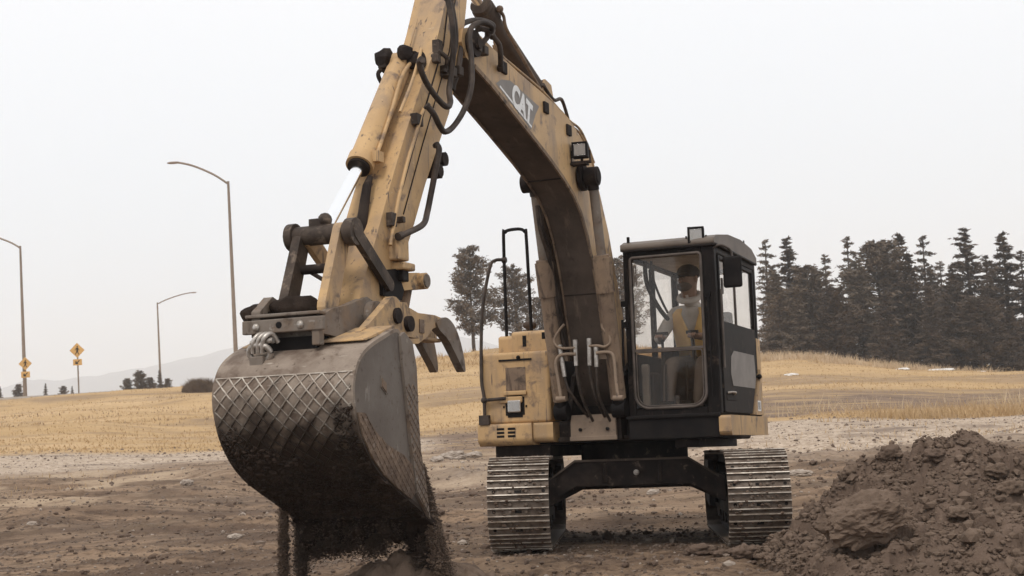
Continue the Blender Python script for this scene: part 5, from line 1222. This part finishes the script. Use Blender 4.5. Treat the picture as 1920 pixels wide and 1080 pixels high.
def plant(key, spec, x, y, z, s, rz, name, label, cat, group, m, wide=1.):
    if key not in protos:
        tv, V, Q = tree_mesh(key, *spec); protos[key] = [None, tv, V, Q]
    pr = protos[key]
    root = empty(name, Matrix.Translation((x, y, z)) @ Matrix.Rotation(rz, 4, 'Z') @ Matrix.Diagonal((s*wide, s*wide, s, 1)), label=label, cat=cat, group=group)
    if pr[0] is None: t = pr[1].build('trunk', 'trunk', root); c = fast('crown', pr[2], pr[3], m, root); pr[0] = (t, c)
    else:
        for q in pr[0]:
            o = q.copy(); C.objects.link(o); o.parent = root
            if q.name.startswith('crown'): 
                if q.data.materials[0] != M[m]: o.data = q.data; o.material_slots[0].link = 'OBJECT'; o.material_slots[0].material = M[m]
    return root
SPEC = {'s1': (10, 1.9, 'spruce', 3, 120, 100, .30), 's2': (10, 1.7, 'sparse', 4, 80, 60, .30), 's3': (10, 2.4, 'spruce', 8, 130, 100, .30), 'p1': (9, 2.5, 'pine', 5, 110, 130, .34), 'p2': (9, 2.1, 'pine', 6, 90, 120, .34), 'b1': (8, 1.9, 'pine', 15, 80, 110, .30), 'b2': (8, 2.1, 'pine', 25, 74, 120, .30)}
G = 'conifers in the belt on the right'
# (pixel of top, row of top, spec, material) of the belt, front row then behind
belt = [(1448, 500, 's1', 'needle', 125), (1530, 505, 's3', 'needle', 126), (1600, 490, 's1', 'needle', 127), (1665, 500, 's3', 'needle', 124), (1745, 500, 's1', 'needle', 126), (1860, 490, 's3', 'needle', 125), (1775, 540, 'p1', 'needle', 123), (1500, 540, 'p1', 'needle2', 122),
        (1432, 450, 's2', 'needle2', 110), (1475, 447, 's1', 'needle', 113), (1512, 500, 'p2', 'needle2', 107), (1545, 478, 's2', 'needle2', 116), (1585, 445, 's2', 'needle2', 118), (1612, 495, 's3', 'needle2', 106), (1643, 455, 'p2', 'needle2', 109),
        (1682, 440, 's1', 'needle', 114), (1700, 478, 's3', 'needle', 107), (1727, 443, 's2', 'needle', 117), (1763, 490, 's2', 'needle3', 121), (1786, 500, 's3', 'needle', 105), (1806, 430, 's3', 'needle', 112), (1845, 480, 's2', 'needle', 108), (1880, 438, 's1', 'needle', 111),
        (1915, 470, 's2', 'needle', 109), (1455, 510, 's3', 'needle2', 104), (1495, 540, 's1', 'needle2', 103), (1560, 540, 'p2', 'needle', 103), (1660, 540, 's3', 'needle', 102), (1740, 540, 's1', 'needle', 102), (1830, 560, 'p1', 'needle', 102), (1890, 575, 's3', 'needle', 102),
        (1950, 450, 's3', 'needle', 108), (2000, 470, 'p1', 'needle', 106), (2070, 460, 's1', 'needle', 110), (2150, 470, 'p2', 'needle', 108)]
desc = ['spruce standing back behind the cab end of the belt', 'broad spruce in the back row left of middle', 'back-row spruce behind the ragged pointed top', 'back-row broad spruce behind the bushy pine', 'back-row spruce behind the slim-leader tree', 'back-row spruce by the right picture edge', 'back-row pine filling the gap left of the tallest spruce', 'back-row pine filling the gap near the cab',
        'sparse young spruce nearest the cab on its right', 'narrow dark spruce second from the cab', 'rounded brown pine between two spruces near the cab', 'thin spruce top above the left part of the belt', 'open-branched spruce with ragged pointed top left of the belt middle', 'broad spruce in front of the belt middle',
        'tall bushy pine with rounded head in the belt middle', 'dark spruce with a slim leader above the belt middle', 'dense dark spruce in front right of the belt middle', 'tall thin spruce with upswept sparse branches', 'pale thin spruce behind the gap in the belt', 'low dense spruce before the tallest one', 'tallest spruce of the belt with a neat dark cone', 'sparse spruce just right of the tallest one', 'slender tall spruce near the right picture edge',
        'sparse spruce cut by the right picture edge', 'bushy low spruce at the foot of the belt beside the cab', 'short spruce at the foot of the belt near the cab', 'short rounded pine at the foot of the belt left of middle', 'short broad spruce at the foot of the belt middle', 'low dark spruce at the foot of the belt right of middle', 'low pine below the tallest spruce', 'low broad spruce at the foot of the belt by the right edge',
        'spruce beyond the right picture edge', 'broad pine beyond the right picture edge', 'second spruce beyond the right picture edge', 'farthest pine beyond the right picture edge']
for k, (u, v, sp, m, Y) in enumerate(belt):
    t_ = wat(u, v, Y); zb = gz(t_.x, Y)-.3; H0 = SPEC[sp][0]; s = (t_.z-zb)/H0
    plant(sp, SPEC[sp], t_.x, Y, zb, s, k*1.37, 'conifer_tree', desc[k], 'tree', G, m, 1.28 if sp != 's2' else 1.1)
k_ = 0
for k, (u, v, sp, m, Y, lab) in enumerate([(878, 466, 'b1', 'needle2', 104, 'taller lone pine with clumped crown seen between claw and handrail'), (962, 500, 'b2', 'needle2', 106, 'shorter pine behind the excavator handrails'), (1008, 560, 'b1', 'needle2', 112, 'small pine behind the boom cylinder'),
        (1160, 485, 'b2', 'needle2', 110, 'pine glimpsed between boom and cab'), (1060, 520, 'b2', 'needle2', 110, 'pine hidden mostly behind the boom foot')]):
    t_ = wat(u, v, Y); zb = gz(t_.x, Y)-.2; s = (t_.z-zb)/8
    plant(sp, SPEC[sp], t_.x, Y, zb, s, k*2+.4, 'pine_tree', lab, 'tree', 'pines on the rise behind the excavator', m)
far = [(0, 728, 's1', 'leftmost far tree at the picture edge'), (34, 724, 'p2', 'small far tree left of the lamp post'), (85, 722, 's1', 'far pointed tree between the two signs'), (119, 727, 'p2', 'far tree just left of the second sign'), (135, 727, 's1', 'tiny far tree touching the second sign post')]
for k, (u, v, sp, lab) in enumerate(far):
    Y = 128; t_ = wat(u, v-3, Y); zb = gz(t_.x, Y)-.2; zb = min(zb, t_.z-1.6); plant(sp, SPEC[sp], t_.x, Y, zb, (t_.z-zb)/SPEC[sp][0], k, 'far_tree', lab, 'tree', 'small far trees beyond the road', 'needle3')
clump = [(238, 710, 'p2', 'low tree left in the far clump'), (262, 697, 'p1', 'taller tree in the middle of the far clump'), (282, 708, 'p2', 'short tree right of the middle of the far clump'), (299, 694, 's1', 'pointed tree of the far clump in front of the far lamp post'), (314, 710, 'p2', 'rightmost low tree of the far clump')]
for k, (u, v, sp, lab) in enumerate(clump):
    Y = 135; t_ = wat(u, v, Y); zb = gz(t_.x, Y)-.3; zb = min(zb, t_.z-2); plant(sp, SPEC[sp], t_.x, Y, zb, (t_.z-zb)/SPEC[sp][0], k*1.9, 'far_tree', lab, 'tree', 'clump of far trees by the far lamp post', 'needle2')
# brown shrub left of the bucket
t_ = wat(375, 712, 92); zb = gz(t_.x, 92)
sv = []; n = 5000; a = rng.uniform(0, 2*PI, n); rr = rng.uniform(0, 1, n)**.5; sx2 = t_.x+np.cos(a)*rr*1.15; sy2 = 92+np.sin(a)*rr*.8; V, Fc = blades(sx2, sy2, (.75+.2*np.sin(a*3))*np.sqrt(1.02-rr**2)+.05, .05, .3)
tag(fast('shrub', V, Fc, 'shrub'), 'brown twiggy shrub on the field crest left of the bucket', 'shrub')

# ------------------------------------------------------------------ lamp posts and signs
def lamp(u0, v0, u1, v1, Y, tipu, tipv, rb, lab):
    b = wat(u0, v0, Y); t = wat(u1, v1, Y); zb = gz(t.x, Y); root = empty('street_lamp', Matrix.Translation((t.x, Y, zb)), label=lab, cat='street lamp', group='street lamps along the road')
    h = t.z-zb; p = MB(); p.cyl((0, 0, -.3), (0, 0, h+.15), rb, rb*.5, 14); p.cyl((0, 0, -.1), (0, 0, .12), rb*1.7, seg=14); p.build('pole', 'pole', root)
    q = wat(tipu, tipv, Y); dx_ = q.x-t.x; dz_ = q.z-t.z; a = MB()
    P = bez([(0, 0, h), (dx_*.25, 0, h+dz_*.42), (dx_*.6, 0, h+dz_*.82), (dx_*.88, 0, h+dz_)], 6); a.tube(P, [rb*.42]*len(P), 8); a.build('lamp_arm', 'pole', root)
    hd = MB(); hd.ball((dx_*.94, 0, h+dz_-.02), .36, sc=(1, .4, .2), n=2); hd.build('lamp_head', 'pole', root)
    return root
lamp(447, 660, 428, 345, 78, 318, 305, .135, 'tallest street lamp, its arm curving left above the bucket')
l2 = lamp(52, 740, 38, 465, 105, -30, 443, .15, 'street lamp by the left picture edge with a sign at its foot')
lamp(302, 720, 295, 570, 150, 367, 548, .14, 'farthest street lamp, its arm pointing right')
def sign(u, v, Y, lab, post, s=1.):
    c = wat(u, v, Y); zb = gz(c.x, Y); root = empty('crossing_sign', Matrix.Translation((c.x, Y, zb)), label=lab, cat='road sign', group='pedestrian crossing signs')
    h = c.z-zb; r = .53*s; o = -.2 if not post else -.06
    if post: m = MB(); m.cyl((0, 0, -.3), (0, 0, h+.5), .055, seg=8); m.build('post', 'pole', root)
    else: m = MB(); m.box((-.1, -.14, h-.05), (.1, .0, h+.05)); m.build('bracket', 'pole', root)
    m = MB(); m.prism([(0, 0)]*0 or [(0, 1)], 0, 0) if False else None
    vs = [(r*1.02*a, o+dy, h+r*1.02*b) for dy in (0, -.012) for a, b in ((0, -1), (1, 0), (0, 1), (-1, 0))]
    m.add(vs, [(0, 1, 2, 3), (7, 6, 5, 4)]+[(i, i+4, (i+1) % 4+4, (i+1) % 4) for i in range(4)]); D = m.build('diamond_panel', 'sign', root); fixn(D)
    y = o-.016; w = MB()       # walking figure
    def poly(pts): w.add([(x*r, y, h+z*r) for x, z in pts], [tuple(range(len(pts)))])
    poly([(.05+.10*math.cos(t), .50+.10*math.sin(t)) for t in np.linspace(0, 2*PI, 12, endpoint=False)])
    poly([(-.10, .36), (.14, .38), (.12, -.08), (-.08, -.10)]); poly([(-.08, -.02), (.08, -.02), (-.02, -.30), (-.22, -.58), (-.32, -.54), (-.16, -.28)]); poly([(-.04, -.02), (.12, -.02), (.16, -.30), (.30, -.56), (.20, -.60), (.04, -.30)])
    poly([(-.10, .34), (-.02, .30), (-.22, .06), (-.32, -.02), (-.34, .06)]); poly([(.10, .34), (.16, .32), (.24, .12), (.36, .02), (.30, -.03), (.16, .08)])
    w.build('walking_figure', 'black', D)
    hp_ = h-r-.32; m = MB(); m.box((-.32, o-.012, hp_-.22), (.32, o, hp_+.22)); PQ = m.build('plaque', 'sign', root)
    w = MB(); w.add([(x, o-.016, hp_+z) for x, z in ((.20, .12), (.12, .14), (-.06, -.02), (-.06, .08), (-.14, .08), (-.16, -.12), (.04, -.14), (.04, -.06), (.0, -.05))], [tuple(range(9))]); w.build('arrow', 'black', PQ)
    return root
sign(145, 657, 103, 'amber diamond crossing sign with arrow plaque on its own post', True)
sign(49, 682, 104.75, 'amber diamond crossing sign fixed to the street lamp at the left edge', False, .9)

# ------------------------------------------------------------------ air
def haze():
    m = bpy.data.materials.new('haze'); m.use_nodes = True; N = m.node_tree.nodes; N.clear(); o = N.new('ShaderNodeOutputMaterial'); v = N.new('ShaderNodeVolumePrincipled')
    v.inputs['Color'].default_value = (.95, .975, 1, 1); v.inputs['Density'].default_value = .00050; v.inputs['Anisotropy'].default_value = 0
    m.node_tree.links.new(v.outputs[0], o.inputs['Volume'])
    b = MB(); b.box((-9500, -60, -130), (9500, 4700, 185)); h = b.build('haze', m); tag(h, kind='stuff')
haze()
